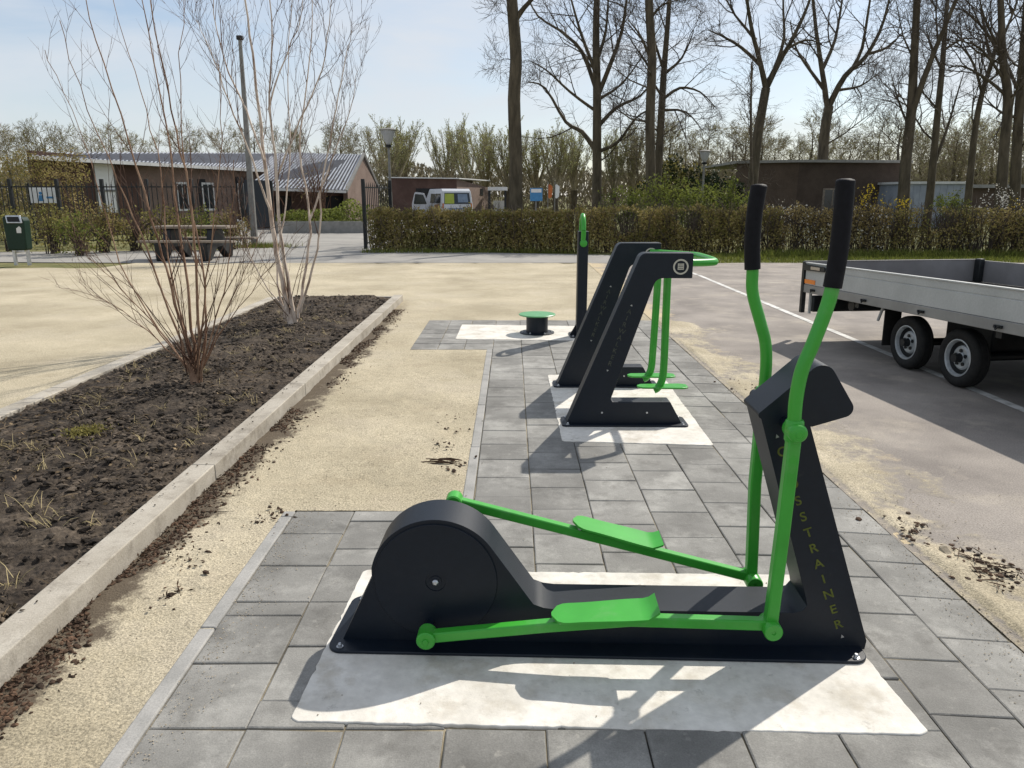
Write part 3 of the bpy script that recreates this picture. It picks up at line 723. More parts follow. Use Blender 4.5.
for (Y, sw) in ((5.45, 0), (5.80, -.02)):
    mb = MB(); mb.tube(spline([(1.11, Y, 1.07), (1.112+sw*.4, Y, .7), (1.115+sw, Y, .36), (1.108+sw, Y, .24), (1.08+sw, Y+.0, .175), (1.05+sw, Y, .155)], 5), .0275, 12); s = build('swing_bar', mb, 'green', aw, ang=60)
    mb = MB(); mb.lathe([(.030, -.035), (.034, -.03), (.034, .03), (.030, .035)], (1.11, Y, 1.07), 'y', 20); build('pivot_collar', mb, 'green', s, ang=40)
    mb = MB(); pl = [(.885+.07*0, 0)]; L0, L1 = .925+sw, 1.295+sw
    out2 = [(L0+.0, Y-.02), (L0+.03, Y-.055), (L0+.16, Y-.062), (L1-.05, Y-.07), (L1, Y-.045), (L1, Y+.045), (L1-.05, Y+.07), (L0+.16, Y+.062), (L0+.03, Y+.055), (L0, Y+.02)]
    mb.prism(rounded(out2, .02, 3), .178, .190, 'z'); build('foot_plate', mb, 'green', s, bevel=.003)

# ------------------------------------------------------------------ waist twister: turntable and handle post
tw = thing('turntable', 'low round turntable with pale green top on a dark pedestal on the far slab', 'exercise machine', (.29, 8.70, SZ))
mb = MB(); mb.lathe([(.20, 0), (.20, .010), (.196, .012), (0, .012)], (.29, 8.70, SZ), 'z', 40); bp_ = build('base_plate', mb, 'anthracite', tw)
for k in range(6): bolt(.29+.165*math.cos(k*1.047), 8.70+.165*math.sin(k*1.047), SZ+.012, bp_)
mb = MB(); mb.lathe([(.125, .012), (.125, .196), (.09, .205), (0, .205)], (.29, 8.70, SZ), 'z', 40); build('pedestal', mb, 'anthracite', tw)
mb = MB(); mb.lathe([(.10, .203), (.205, .206), (.212, .211), (.212, .217), (.205, .222), (0, .222)], (.29, 8.70, SZ), 'z', 48); build('top_plate', mb, 'paleG', tw)
hp = thing('handle_post', 'tall dark square post with green hoop handle standing at the end of the far slab', 'exercise machine', (.79, 8.50, SZ))
mb = MB(); mb.prism(rounded([(.725, 8.42), (.835, 8.42), (.835, 8.60), (.725, 8.60)], .014, 4), SZ, 1.175, 'z'); build('post', mb, 'anthracite', hp, bevel=.004)
mb = MB(); mb.prism(rounded([(.65, 8.36), (.87, 8.36), (.87, 8.68), (.65, 8.68)], .03, 4), SZ, SZ+.012, 'z'); mb.prism([(.655, SZ+.012), (.726, SZ+.012), (.726, .15)], 8.50, 8.512); b3 = build('base_plate', mb, 'anthracite', hp)
for x, y in ((.685, 8.39), (.845, 8.39), (.685, 8.65), (.845, 8.65)): bolt(x, y, SZ+.012, b3)
mb = MB(); ring = [(.775, 8.51+.13*math.cos(R(a)), 1.19+.155*math.sin(R(a))) for a in range(-180, 181, 12)]; mb.tube(ring, .026, 10, False); build('hoop_handle', mb, 'green', hp, ang=60)
mb = MB(); mb.lathe([(.04, 0), (.04, -.025), (.03, -.03)], (.78, 8.42, 1.05), 'y', 20); build('handle_mount', mb, 'green', hp)

# ------------------------------------------------------------------ flatbed trailer
TA = R(7)
tr = thing('flatbed_trailer', 'silver low flatbed trailer with drop sides and two small wheels parked on the asphalt', 'trailer', (3.25, 8.50, 0), TA)
tr.rotation_euler = (R(-1.2), 0, TA)
# local: +x across (away to the right), -y towards the drawbar
W, LN = 2.12, 4.6
ZF, ZR, ZT = .60, .51, .84
def lb(name, x0, x1, y0, y1, z0, z1, m, parent=tr, bev=.004):
    b = MB(); b.box(x0, x1, y0, y1, z0, z1); return build(name, b, m, parent, world=False, bevel=bev)
lb('bed_floor', .03, W-.03, -LN+.02, -.02, ZF-.03, ZF, 'plywood')
mb = MB(); mb.prism([(0, ZF), (0, ZT-.075), (.004, ZT-.073), (.004, ZT-.069), (0, ZT-.067), (0, ZT-.015), (-.012, ZT-.012), (-.012, ZT), (.028, ZT), (.028, ZF)], -LN, -.05)
sd_ = build('side_panel', MB().prism([(0, ZF), (0, ZT-.085), (.005, ZT-.083), (.005, ZT-.078), (0, ZT-.076), (0, ZT-.015), (-.012, ZT-.012), (-.012, ZT), (.028, ZT), (.028, ZF)], -LN, -.05), 'alu', tr, world=False, bevel=.002)
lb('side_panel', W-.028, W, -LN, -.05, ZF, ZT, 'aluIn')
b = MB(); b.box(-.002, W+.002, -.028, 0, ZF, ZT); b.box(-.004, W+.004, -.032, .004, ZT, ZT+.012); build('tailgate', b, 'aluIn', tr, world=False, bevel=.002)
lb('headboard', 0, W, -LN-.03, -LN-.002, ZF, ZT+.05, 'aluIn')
lb('side_rail', -.006, .05, -LN, -.03, ZR, ZF-.003, 'rail')
lb('side_rail', W-.05, W+.006, -LN, -.03, ZR, ZF-.003, 'rail')
lb('corner_post', -.016, .03, -.05+.012, .012, .28, ZT+.006, 'blackpaint')
lb('corner_post', W-.03, W+.016, -.05, .012, .28, ZT+.014, 'blackpaint')
for yy in (-.25, -1.22, -2.08, -2.97, -3.8):
    b = MB(); b.box(-.022, -.008, yy-.04, yy+.04, ZR+.028, ZR+.05); b.tube([(-.024, yy-.028, ZR+.048), (-.034, yy, ZR+.018), (-.024, yy+.028, ZR+.048)], .006, 6); build('lashing_hook', b, 'blackpaint', tr, world=False)
b = MB(); b.prism(rounded([(-.48, ZT-.080), (-.48, ZT-.028), (-.03, ZT-.020), (-.03, ZT-.086)], .02, 4), -.013, -.026, 'x'); lt = build('latch', b, 'blackpaint', tr, world=False)
build('latch_lens', MB().box(-.030, -.0265, -.39, -.20, ZT-.070, ZT-.038), 'lens', lt, world=False, bevel=.001)
build('reflector', MB().box(-.006, .0, -.27, -.045, ZF+.010, ZF+.056), 'orange', tr, world=False, bevel=.002)
b = MB(); b.box(.06, W-.06, -.16, -.10, .30, .48); build('light_board', b, 'blackpaint', tr, world=False, bevel=.01)
b = MB(); b.box(.035, .055, -.125, -.095, .28, .53); build('board_bracket', b, 'alu', tr, world=False)
b = MB()
for x in (.55, W-.60): b.box(x, x+.06, -LN, -.1, .42, .555)
for yy in (-.6, -1.0, -2.9, -4.0): b.box(.06, W-.06, yy-.03, yy+.03, .45, .552)
b.tube([(.15, -.75, .44), (W-.3, -.75, .44)], .06, 10)
build('chassis', b, 'blackpaint', tr, world=False)
WY = (-1.68, -2.37)
for yy in WY:
    zc = .247+.021*yy
    b = MB(); b.tube([(.12, yy, zc), (W-.12, yy, zc)], .035, 10); build('axle', b, 'blackpaint', tr, world=False)
    for sx in (0, 1):
        wx = .215 if sx == 0 else W-.215; s = -1 if sx == 0 else 1
        e = bpy.data.objects.new('wheel', None); col.objects.link(e); e.parent = tr
        b = MB(); b.lathe([(.148, s*.045), (.158, s*.058), (.20, s*.068), (.228, s*.06), (.241, s*.045), (.243, .03*s), (.238, .027*s), (.238, .021*s), (.243, .018*s), (.243, -s*.018), (.238, -.021*s), (.238, -.027*s), (.243, -s*.03), (.241, -s*.045), (.226, -s*.06), (.19, -s*.068), (.13, -s*.06)], (wx, yy, zc), 'x', 40, caps=False); build('tyre', b, 'tyre', e, world=False, ang=50)
        b = MB(); b.lathe([(.152, s*.048), (.157, s*.060), (.148, s*.062), (.140, s*.052), (.134, s*.015), (.122, -s*.01), (.108, -s*.012), (.100, s*.020), (.086, s*.030), (.050, s*.026), (.046, s*.036), (.036, s*.04), (.03, s*.052), (0, s*.054)], (wx, yy, zc), 'x', 40, caps=False); rm = build('rim', b, 'rim', e, world=False, ang=30)
        b = MB(); b.lathe([(.136, s*.018), (.1355, s*.030), (.120, s*.006), (.106, s*.004), (.104, -s*.004), (.120, -s*.006)], (wx, yy, zc), 'x', 40, caps=False); build('groove_shade_ring', b, 'blackpaint', rm, world=False)  # black ring added in the rim recess to paint its shade
        b = MB()
        for k in range(5):
            a = k*1.2566+.3; b.lathe([(.016, s*.020), (.016, s*.0385), (0, s*.0385)], (wx, yy+.060*math.cos(a), zc+.060*math.sin(a)), 'x', 8)
        b.lathe([(.042, s*.030), (.036, s*.060), (0, s*.062)], (wx, yy, zc), 'x', 16)
        build('wheel_nuts', b, 'blackpaint', rm, world=False)
for sx in (0, 1):
    x0 = .13 if sx == 0 else W-.30
    b = MB()
    b.box(x0, x0+.17, WY[0]+.31, WY[0]+.325, .13, .50); build('mud_flap', b, 'tyre', tr, world=False, bevel=.004)
    b = MB(); b.box(x0, x0+.17, WY[1]-.3, WY[0]+.3, .495, .505); build('mudguard', b, 'blackpaint', tr, world=False)
b = MB(); b.box(.45, W-.45, -LN+.3, WY[1]-.45, .17, .50); b.box(.5, W-.5, WY[1]+.05, WY[0]-.05, .2, .5); build('under_shade_box', b, 'blackpaint', tr, world=False, bevel=.02)  # added dark boxes standing in for the shade under the bed
b = MB(); b.tube([(.12, WY[0]+.335, .50), (.12, WY[0]+.40, .36)], .014, 8); build('flap_stay', b, 'alu', tr, world=False)
b = MB(); b.tube([(W*.5-.5, -LN, .50), (W*.5, -LN-1.3, .50)], .04, 8); b.tube([(W*.5+.5, -LN, .50), (W*.5, -LN-1.3, .50)], .04, 8); build('drawbar', b, 'blackpaint', tr, world=False)
b = MB(); b.box(W-.09, W-.03, -.12, -.03, ZF, ZT+.02); build('corner_bracket', b, 'blackpaint', tr, world=False, bevel=.01)

# ------------------------------------------------------------------ branching plants
def interp(pts, rad, t):
    k = t*(len(pts)-1); i = min(int(k), len(pts)-2); f = k-i
    return pts[i].lerp(pts[i+1], f), rad[i]*(1-f)+rad[i+1]*f, (pts[i+1]-pts[i]).normalized()
def grow(mt, mc, pts, rad, lvl, P, g, leaves=None):
    (mt if lvl <= P.get('tl', 1) else mc).tube(pts, rad, (8, 6, 4, 3, 3, 3)[lvl], lvl < 2, g.random())
    if lvl >= P['max']:
        if leaves is not None:
            for k in range(P.get('nleaf', 2)):
                p, _, _ = interp(pts, rad, g.uniform(.3, 1)); leaves.leaf(p+Vector((g.gauss(0, .04), g.gauss(0, .04), g.gauss(0, .04))), P['leaf']*g.uniform(.6, 1.3), g, g.random(), .7)
        return
    n = P['n'][lvl]; n = max(1, int(n*g.uniform(.75, 1.25)))
    for i in range(n):
        t = P['t0'][lvl]+(1-P['t0'][lvl])*((i+g.random())/n)
        p, r0, d = interp(pts, rad, min(.995, t))
        perp = d.cross(Vector((g.gauss(0, 1), g.gauss(0, 1), g.gauss(0, 1))))
        if perp.length < 1e-5: continue
        perp.normalize(); a = R(P['ang'][lvl])*g.uniform(.65, 1.3)
        dd = d*math.cos(a)+perp*math.sin(a)
        L = P['len'][lvl]*(1.2-.75*t)*g.uniform(.6, 1.25); ns = P['seg'][lvl]
        q = [p.copy()]; x = dd.normalized()
        for k in range(ns):
            x = (x+Vector((g.gauss(0, 1), g.gauss(0, 1), g.gauss(0, 1)))*P['wig']+Vector((0, 0, P['up']))).normalized()
            q.append(q[-1]+x*(L/ns))
        rr = max(P['rmin'], min(r0*.62, L*P['rr']))
        grow(mt, mc, q, [rr*(1-.75*k/ns) for k in range(ns+1)], lvl+1, P, g, leaves)

def pix_tree(name, label, cat, Y, trunk, limbs, P, seed, group=None, mats=('bark', 'twig'), depth=.28, base_r=None, leafmat=None):
    """trunk: (px, py, radius px); limbs: lists of (px, py); each limb leans a random amount in depth"""
    g = random.Random(seed); s = F/Y
    pts = [at(x, y, Y) for x, y, _ in trunk]; rad = [q/s for _, _, q in trunk]
    loc = Vector((pts[0].x, Y, 0))
    if pts[0].z > .05: pts.insert(0, Vector((pts[0].x+(pts[0].x-pts[1].x)*.3, Y, -.05))); rad.insert(0, rad[0]*1.18)
    t = thing(name, label, cat, loc, 0, group)
    mt, mc = MB(), MB(); lv = MB() if leafmat else None
    grow(mt, mc, spline(pts, 3), [interp([Vector((q, 0, 0)) for q in rad], rad, k/(3*(len(rad)-1)))[0].x for k in range(3*(len(rad)-1)+1)], 0, dict(P, n=[P['n0']]+P['n'][1:]), g, lv)
    for li, lb_ in enumerate(limbs):
        r0 = lb_[0]; pp = lb_[1:]
        dy = g.choice((-1, 1))*g.uniform(.3, 1)*depth; q = []; acc = 0
        for k, (x, y) in enumerate(pp):
            b = at(x, y, Y)
            if k: acc += (b-q0).length
            q0 = b; q.append(at(x, y, Y+dy*acc))
        q = spline(q, 3)
        q = [c+Vector((g.gauss(0, 1), 0, g.gauss(0, 1)))*.012*acc/len(q) for c in q]
        grow(mt, mc, q, [r0/s*(1-.8*k/(len(q)-1)) for k in range(len(q))], 1, P, g, lv)
    build('trunk', mt, mats[0], t, recalc=False, ang=70); build('crown', mc, mats[1], t, recalc=False, ang=70)
    if lv and lv.f: build('foliage', lv, leafmat, t, recalc=False, smooth=False)
    return t
BIG = dict(max=4, n=[6, 9, 6, 4], n0=5, t0=[.25, .25, .2, .2], ang=[55, 48, 45, 40], len=[3.2, 2.1, 1.1, .55], seg=[5, 5, 4, 3], wig=.16, up=.06, rmin=.006, rr=.016, tl=1)
BARE = dict(BIG, n0=3, len=[1.2, 1.0, .7, .4])
SPARSE = dict(BIG, n=[5, 8, 5, 3], n0=8)
pix_tree('bare_tree', 'thick nearly branchless trunk rising beyond the frame left of the green hoop post', 'tree', 26,
         [(515.5, 215, 7.6), (516, 160, 6.6), (514, 100, 6.4), (516, 60, 6.0), (513, 15, 5.6), (509, -40, 5), (506, -120, 4.2)],
         [[3, (515, 20), (524, 8), (540, -12), (556, -50)], [2.4, (513, 8), (506, -4), (498, -30)]], dict(BARE, n0=5), 101)
pix_tree('bare_tree', 'bare tree with wide drooping limbs, right of the thick branchless trunk', 'tree', 30,
         [(597, 205, 5), (597, 140, 4.4), (597, 90, 4), (596, 40, 3.4), (597, -10, 2.8), (599, -80, 1.6)],
         [[2.6, (597, 152), (582, 132), (566, 122), (545, 88), (528, 82)], [2.2, (597, 92), (582, 52), (562, 32), (538, 16), (525, -8)], [2.2, (597, 128), (616, 108), (640, 96), (655, 78)],
          [2.4, (598, 95), (612, 60), (622, 30), (628, -10), (632, -50)], [2, (596, 72), (584, 42), (573, 6), (562, -40)], [2, (597, 152), (618, 142), (636, 118), (652, 108)], [2, (597, 60), (606, 30), (609, -20)],
          [1.6, (597, 112), (570, 92), (546, 70), (528, 60)], [1.6, (597, 100), (622, 84), (646, 50)]], dict(BIG, up=.03), 102)
pix_tree('bare_tree', 'straight dark trunk, left one of the close pair in the middle', 'tree', 27.5,
         [(651, 190, 5), (650, 120, 4.6), (652, 60, 4.3), (649, 0, 3.8), (650, -80, 2.8)], [[1.6, (651, 60), (640, 35), (628, 20)], [1.5, (650, 20), (662, 5), (680, 0)]], dict(BIG, n0=9, len=[2.2, 1.5, .9, .45]), 103)
pix_tree('bare_tree', 'slimmer twiggy tree, right one of the close pair in the middle', 'tree', 31,
         [(657, 190, 4), (661, 120, 3.5), (664, 70, 2.9), (668, 20, 2.2), (672, -40, 1.4)],
         [[1.7, (662, 100), (680, 88), (700, 92), (716, 108)], [1.7, (664, 74), (682, 58), (694, 30)], [1.6, (664, 72), (654, 40), (644, 20)], [1.4, (662, 110), (686, 112), (702, 130)]], dict(BIG, up=.01, n=[6, 9, 7, 4]), 104)
pix_tree('bare_tree', 'bare tree forking into a spreading V above the rear handlebar grip', 'tree', 36,
         [(752, 190, 5), (757, 140, 4.6), (762, 110, 4.2), (766, 88, 4)],
         [[3, (766, 88), (760, 62), (751, 25), (745, -20), (742, -60)], [3.2, (766, 88), (779, 62), (792, 40), (808, 5), (822, -40)], [2, (761, 66), (742, 48), (722, 36), (708, 30)], [2, (775, 68), (784, 38), (783, 0), (786, -40)], [1.6, (756, 40), (735, 15), (722, -10)], [1.6, (788, 48), (806, 40), (822, 44)]],
         dict(BIG, n0=2, n=[2, 10, 6, 4]), 105)
pix_tree('sapling', 'thin bare sapling in front of the brown flat roofed building', 'tree', 25,
         [(752, 200, 1.5), (751, 140, 1.3), (751, 100, 1.0), (752, 62, .6)], [], dict(BIG, n0=22, max=3, n=[22, 6, 4], len=[1.1, .6, .35], ang=[45, 45, 40], up=.02), 106)
pix_tree('bare_tree', 'bare tree with low fork standing behind the middle of the brown flat roofed building', 'tree', 44,
         [(822, 165, 5), (825, 130, 4.6), (829, 106, 4.2)],
         [[3, (828, 110), (822, 70), (816, 30), (811, -20), (806, -60)], [3.2, (829, 106), (845, 76), (866, 56), (884, 20), (895, -30)], [2, (826, 92), (810, 70), (796, 48), (790, 20)], [2, (850, 72), (862, 48), (870, 0), (876, -40)], [2, (822, 70), (835, 40), (842, 0), (846, -40)], [1.5, (838, 90), (860, 86), (880, 72)], [1.6, (868, 54), (890, 46), (905, 28)]],
         dict(BIG, n0=3, n=[3, 10, 6, 4], len=[3.5, 2.6, 1.3, .6]), 107)
pix_tree('bare_tree', 'tall bare tree splitting into two long upright stems between brown building and grey shed', 'tree', 27,
         [(903, 205, 5.6), (906, 160, 5), (911, 115, 4.4), (914, 60, 3.6), (917, 0, 3), (919, -70, 2)],
         [[3.6, (909, 122), (924, 78), (940, 38), (962, -14), (980, -60)], [1.4, (910, 130), (898, 100), (890, 70)], [1.2, (914, 60), (903, 35), (896, 0)], [1.2, (938, 42), (936, 10), (940, -20)]], dict(BIG, n0=7, len=[1.8, 1.4, .8, .45]), 108)
pix_tree('bare_tree', 'slim dark bare tree with a side stem behind the grey shed', 'tree', 36,
         [(931, 185, 3.6), (937, 120, 3), (942, 70, 2.5), (945, 30, 2), (949, -20, 1.4)],
         [[2, (934, 165), (946, 132), (955, 102), (964, 72)], [1.4, (942, 70), (930, 45), (926, 25)], [1.4, (944, 50), (960, 40), (972, 38)], [1.2, (938, 110), (920, 90), (906, 84)]], dict(BIG, n0=6), 109)
pix_tree('bare_tree', 'gently curving slender bare tree right of the grey shed', 'tree', 33,
         [(968, 200, 3.4), (975, 130, 2.8), (983, 90, 2.3), (993, 58, 1.9), (1003, 15, 1.3)],
         [[1.6, (982, 94), (974, 65), (960, 45), (952, 42)], [1.4, (985, 84), (1003, 70), (1018, 60)], [1.3, (992, 60), (986, 36), (980, 10)]], dict(BIG, n0=5), 110)
pix_tree('bare_tree', 'stout bare tree with long left limbs, second tree from the right border', 'tree', 27,
         [(1000, 205, 5.2), (1004, 150, 4.6), (1008, 100, 4.2), (1003, 60, 3.4), (1001, 10, 2.8), (998, -60, 1.8)],
         [[1.8, (1007, 96), (985, 78), (962, 66), (948, 68)], [1.8, (1004, 62), (986, 32), (966, 12), (952, 8)], [1.6, (1004, 80), (980, 48), (956, 40)], [1.6, (1002, 40), (1014, 10), (1022, -20)]], BIG, 111)
pix_tree('bare_tree', 'stout bare trunk cut by the right border of the photo', 'tree', 29,
         [(1014, 205, 5.2), (1018, 130, 4.4), (1023, 60, 3.8), (1027, 0, 3), (1030, -70, 2)],
         [[2, (1020, 95), (1000, 50), (985, 20), (978, -10)], [2, (1022, 80), (1040, 40), (1050, 0)], [1.6, (1018, 118), (1000, 112), (980, 92)]], BIG, 112)

# birches in the bed: hand-placed stems plus thin shoots
def birch(name, label, Y, base, stems, nshoot, shoot_len, seed, P, bark='birch'):
    g = random.Random(seed); s = F/Y; b0 = at(base[0], base[1], Y); loc = Vector((b0.x, Y, .06))
    t = thing(name, label, 'tree', loc)
    mt, mc, mk = MB(), MB(), MB()
    for st in stems:
        r0 = st[0]/s; dy = st[1]; q = []; acc = 0; q0 = None
        for k, (x, y) in enumerate(st[2:]):
            b = at(x, y, Y)
            if q0: acc += (b-q0).length
            q0 = b; q.append(at(x, y, Y+dy*acc))
        q = spline(q, 4); n = len(q); r0 *= .60
        q = [c+Vector((g.gauss(0, .006), g.gauss(0, .006), 0)) for c in q]
        grow(mt, mc, q, [max(.0028, r0*(1-.85*(k/(n-1))**.8)) for k in range(n)], 1, dict(P, tl=1), g, None)
    # knotty foot
    mt.tube([b0+Vector((.0, 0, -.05)), b0+Vector((0, 0, .03)), b0+Vector((-.01, 0, .10)), b0+Vector((-.02, 0, .2))], [.042, .036, .03, .012], 9)
    for k in range(nshoot):
        a = g.uniform(0, 6.28); L = shoot_len*g.uniform(.5, 1.15); out_ = g.uniform(.25, .95)
        d = Vector((math.cos(a)*out_, math.sin(a)*out_*.8, 1)).normalized(); q = [b0+Vector((g.gauss(0, .014), g.gauss(0, .014), g.uniform(.04, .22)))]
        for j in range(5): d = (d+Vector((g.gauss(0, .06), g.gauss(0, .06), .07))).normalized(); q.append(q[-1]+d*L/5)
        grow(mc, mc, q, [.0052*(1-.75*j/5) for j in range(6)], 2, dict(P, max=3), g, None)
    build('trunk', mt, bark, t, recalc=False, ang=70); build('crown', mc, 'birchTwig', t, recalc=False, ang=70)
    return t
BP = dict(max=3, n=[0, 10, 4], t0=[0, .28, .25], ang=[0, 24, 34], len=[0, .70, .26], seg=[0, 5, 3], wig=.09, up=.10, rmin=.0016, rr=.006)
birch('young_birch', 'young multi-stem birch fanning out of the dark bed in front, bare thin shoots', 5.92, (195, 384),
      [[3.6, .05, (195, 382), (188, 345), (172, 290), (158, 240), (128, 140), (96, 40), (78, -30)],
       [2.6, -.10, (193, 378), (176, 330), (148, 250), (126, 200), (88, 110), (58, 20)],
       [3.4, .10, (197, 382), (192, 330), (186, 270), (178, 215), (166, 120), (148, 30), (138, -40)],
       [3.2, -.06, (198, 380), (198, 320), (196, 260), (188, 190), (172, 110), (152, 10), (146, -50)],
       [2.6, .12, (200, 382), (206, 320), (200, 250), (186, 170), (180, 80), (186, -20)],
       [1.8, .2, (194, 376), (160, 330), (120, 262), (96, 180), (72, 110), (44, 50)],
       [1.8, -.2, (200, 378), (212, 330), (226, 280), (232, 220), (234, 160)],
       [1.6, .1, (200, 376), (222, 320), (246, 270), (262, 232)],
       [1.6, -.15, (192, 376), (150, 320), (112, 280), (90, 258)],
       [1.5, .2, (192, 374), (158, 340), (122, 310), (96, 296)],
       [1.4, .0, (199, 374), (220, 335), (258, 282), (276, 262)],
       [2.0, .25, (196, 380), (180, 310), (166, 240), (160, 170), (140, 90), (118, 20), (108, -30)],
       [1.8, -.25, (198, 380), (204, 300), (214, 220), (222, 140), (220, 60)]], 13, 1.1, 31, BP)
BP2 = dict(max=4, n=[0, 11, 4, 3], t0=[0, .32, .2, .2], ang=[0, 25, 32, 34], len=[0, .9, .42, .20], seg=[0, 5, 4, 3], wig=.09, up=.12, rmin=.0020, rr=.0065)
birch('pale_birch', 'taller multi-stem birch with pale peeling main stem at the far end of the bed', 8.8, (291, 322),
      [[5.6, .03, (290, 322), (284, 290), (274, 240), (268, 190), (262, 140), (255, 70), (246, 0), (240, -70)],
       [4.2, -.05, (294, 322), (290, 290), (280, 230), (276, 170), (270, 110), (272, 40), (268, -40)],
       [2.8, .12, (297, 318), (306, 270), (310, 220), (300, 150), (306, 90), (312, 20), (308, -40)],
       [2.4, -.12, (300, 312), (312, 270), (318, 240), (322, 180), (336, 110), (346, 60), (352, 30)],
       [2.0, .2, (286, 318), (276, 270), (284, 220), (290, 150), (288, 80), (292, 0), (296, -50)],
       [2.0, -.2, (270, 210), (252, 160), (228, 100), (210, 50), (196, 20)],
       [2.0, .18, (264, 160), (246, 110), (224, 60), (212, 0), (206, -40)],
       [1.8, -.18, (276, 180), (300, 120), (322, 70), (330, 10), (336, -30)],
       [1.8, .1, (310, 220), (332, 160), (350, 110), (358, 70)],
       [1.6, .15, (268, 110), (284, 60), (300, 20), (306, -30)], [1.5, -.1, (292, 316), (262, 280), (246, 240), (240, 205)]], 6, 1.2, 32, BP2, 'birchPale')

# ------------------------------------------------------------------ distant tree rows
def proto_tree(seed, kind):
    g = random.Random(seed); t = thing('distant_tree', 'x', 'tree', (0, 0, 0))
    mt, mc, lv = MB(), MB(), MB()
    if kind == 'willow':            # short bole, fan of upright rods
        mt.tube([(0, 0, -.2), (0.05, 0, 1.2), (0, 0, 2.4)], [.36, .3, .36], 7)
        P = dict(max=3, n=[0, 12, 6], t0=[0, .2, .15], ang=[0, 22, 26], len=[0, 1.6, .9], seg=[0, 4, 3], wig=.07, up=.12, rmin=.017, rr=.012, tl=0, leaf=.10, nleaf=6)
        for k in range(15):
            a = g.uniform(0, 6.28); o = g.uniform(.05, .62); d = Vector((math.cos(a)*o, math.sin(a)*o, 1)).normalized(); L = g.uniform(4.2, 6.2)
            q = [Vector((g.gauss(0, .1), g.gauss(0, .1), 2.2))]
            for j in range(5): d = (d+Vector((g.gauss(0, .05), g.gauss(0, .05), .07))).normalized(); q.append(q[-1]+d*L/5)
            grow(mt, mc, q, [.085*(1-.8*j/5) for j in range(6)], 1, P, g, lv)
    else:
        h = {'round': 8.0, 'thin': 9.0}[kind]
        q = [Vector((0, 0, -.2)), Vector((.05, 0, h*.25)), Vector((-.1, .1, h*.5)), Vector((.1, 0, h*.78)), Vector((0, 0, h))]
        P = dict(max=4, n=[15, 7, 5, 3], t0=[.22, .2, .2, .2], ang=[52, 42, 40, 40], len=[3.6, 1.9, 1.1, .6], seg=[5, 4, 3, 2], wig=.13, up=.1, rmin=.018, rr=.02, tl=0, leaf=.10, nleaf=1)
        if kind == 'thin': P.update(n=[13, 6, 4, 3], len=[2.6, 1.6, .9, .5])
        grow(mt, mc, q, [.26, .22, .16, .08, .02], 0, P, g, lv)
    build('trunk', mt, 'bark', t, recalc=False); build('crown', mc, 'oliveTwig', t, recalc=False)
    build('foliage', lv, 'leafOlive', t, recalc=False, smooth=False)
    return t
protos = {k: [proto_tree(200+i*7+j, k) for j in range(3)] for i, k in enumerate(('willow', 'round', 'thin'))}
used = set()
def far_tree(kind, px, Y, top, label, group, wide=1.0):
    """a distant tree seen at column px whose crown reaches row top"""
    i = rnd.randrange(3); p = protos[kind][i]; h0 = {'willow': 8.4, 'round': 9.0, 'thin': 9.6}[kind]
    z = at(px, top, Y).z; s = z/h0; X = at(px, 190, Y).x
    if p.name in used: o = dup(p, (X, Y, 0), rnd.uniform(0, 6.28), (s*wide, s*wide, s), label, group)
    else:
        used.add(p.name); o = p; o.location = (X, Y, 0); o.rotation_euler = (0, 0, rnd.uniform(0, 6.28)); o.scale = (s*wide, s*wide, s); o['label'] = label; o['group'] = group
    return o
GL = 'bare and budding trees in the line behind the school roof at left'
for px, top in zip(range(-30, 375, 21), (130, 124, 132, 128, 122, 134, 126, 120, 128, 131, 122, 130, 126, 128, 120, 126, 124, 126, 121, 124)):
    far_tree(rnd.choice(('round', 'thin')), px+rnd.uniform(-6, 6), rnd.uniform(58, 72), top+10+rnd.uniform(-4, 4), 'hazy budding tree in the row behind the left school roof', GL, 1.1)
GW = 'pollard willows behind the flat roofed garage'
for px, top, Y in ((392, 117, 62), (402, 125, 66), (447, 127, 66), (468, 122, 63), (486, 130, 70), (508, 122, 66), (536, 128, 68), (556, 126, 64), (574, 130, 70), (614, 136, 66), (632, 128, 68)):
    far_tree('willow', px, Y, top, 'rounded pale olive pollard willow in the row behind the flat roofed garage and hedge', GW, 1.0)
GR = 'bare trees in the line behind the brown flat roofed building'
for px in range(640, 1060, 11):
    far_tree(rnd.choice(('round', 'thin')), px+rnd.uniform(-5, 5), rnd.uniform(52, 76), rnd.uniform(118, 150), 'hazy bare tree in the row behind the brown flat roofed building', GR, 1.15)
for ks in protos.values():
    for p in ks:
        if p.name not in used:
            for c in list(p.children): bpy.data.objects.remove(c)
            bpy.data.objects.remove(p)
# the wood beyond everything: one mass of twigs
mb = MB(); g = random.Random(77)
for i in range(60000):
    x = g.uniform(-75, 75); y = g.uniform(78, 100); hm = 4.3+2.0*noise.noise((x*.12, 3, 1))+1.2*noise.noise((x*.5, 7, 2))
    z = hm*g.random()**.8
    mb.leaf((x, y, z), g.uniform(.3, .8), g, g.random()*(.3+.5*z/7), .3, Vector((g.gauss(0, .3), 0, 1)))
stuff('far_wood', mb, 'oliveTwig', 'hazy brown-green mass of far woodland under the tree rows', 'woodland', recalc=False, smooth=False)

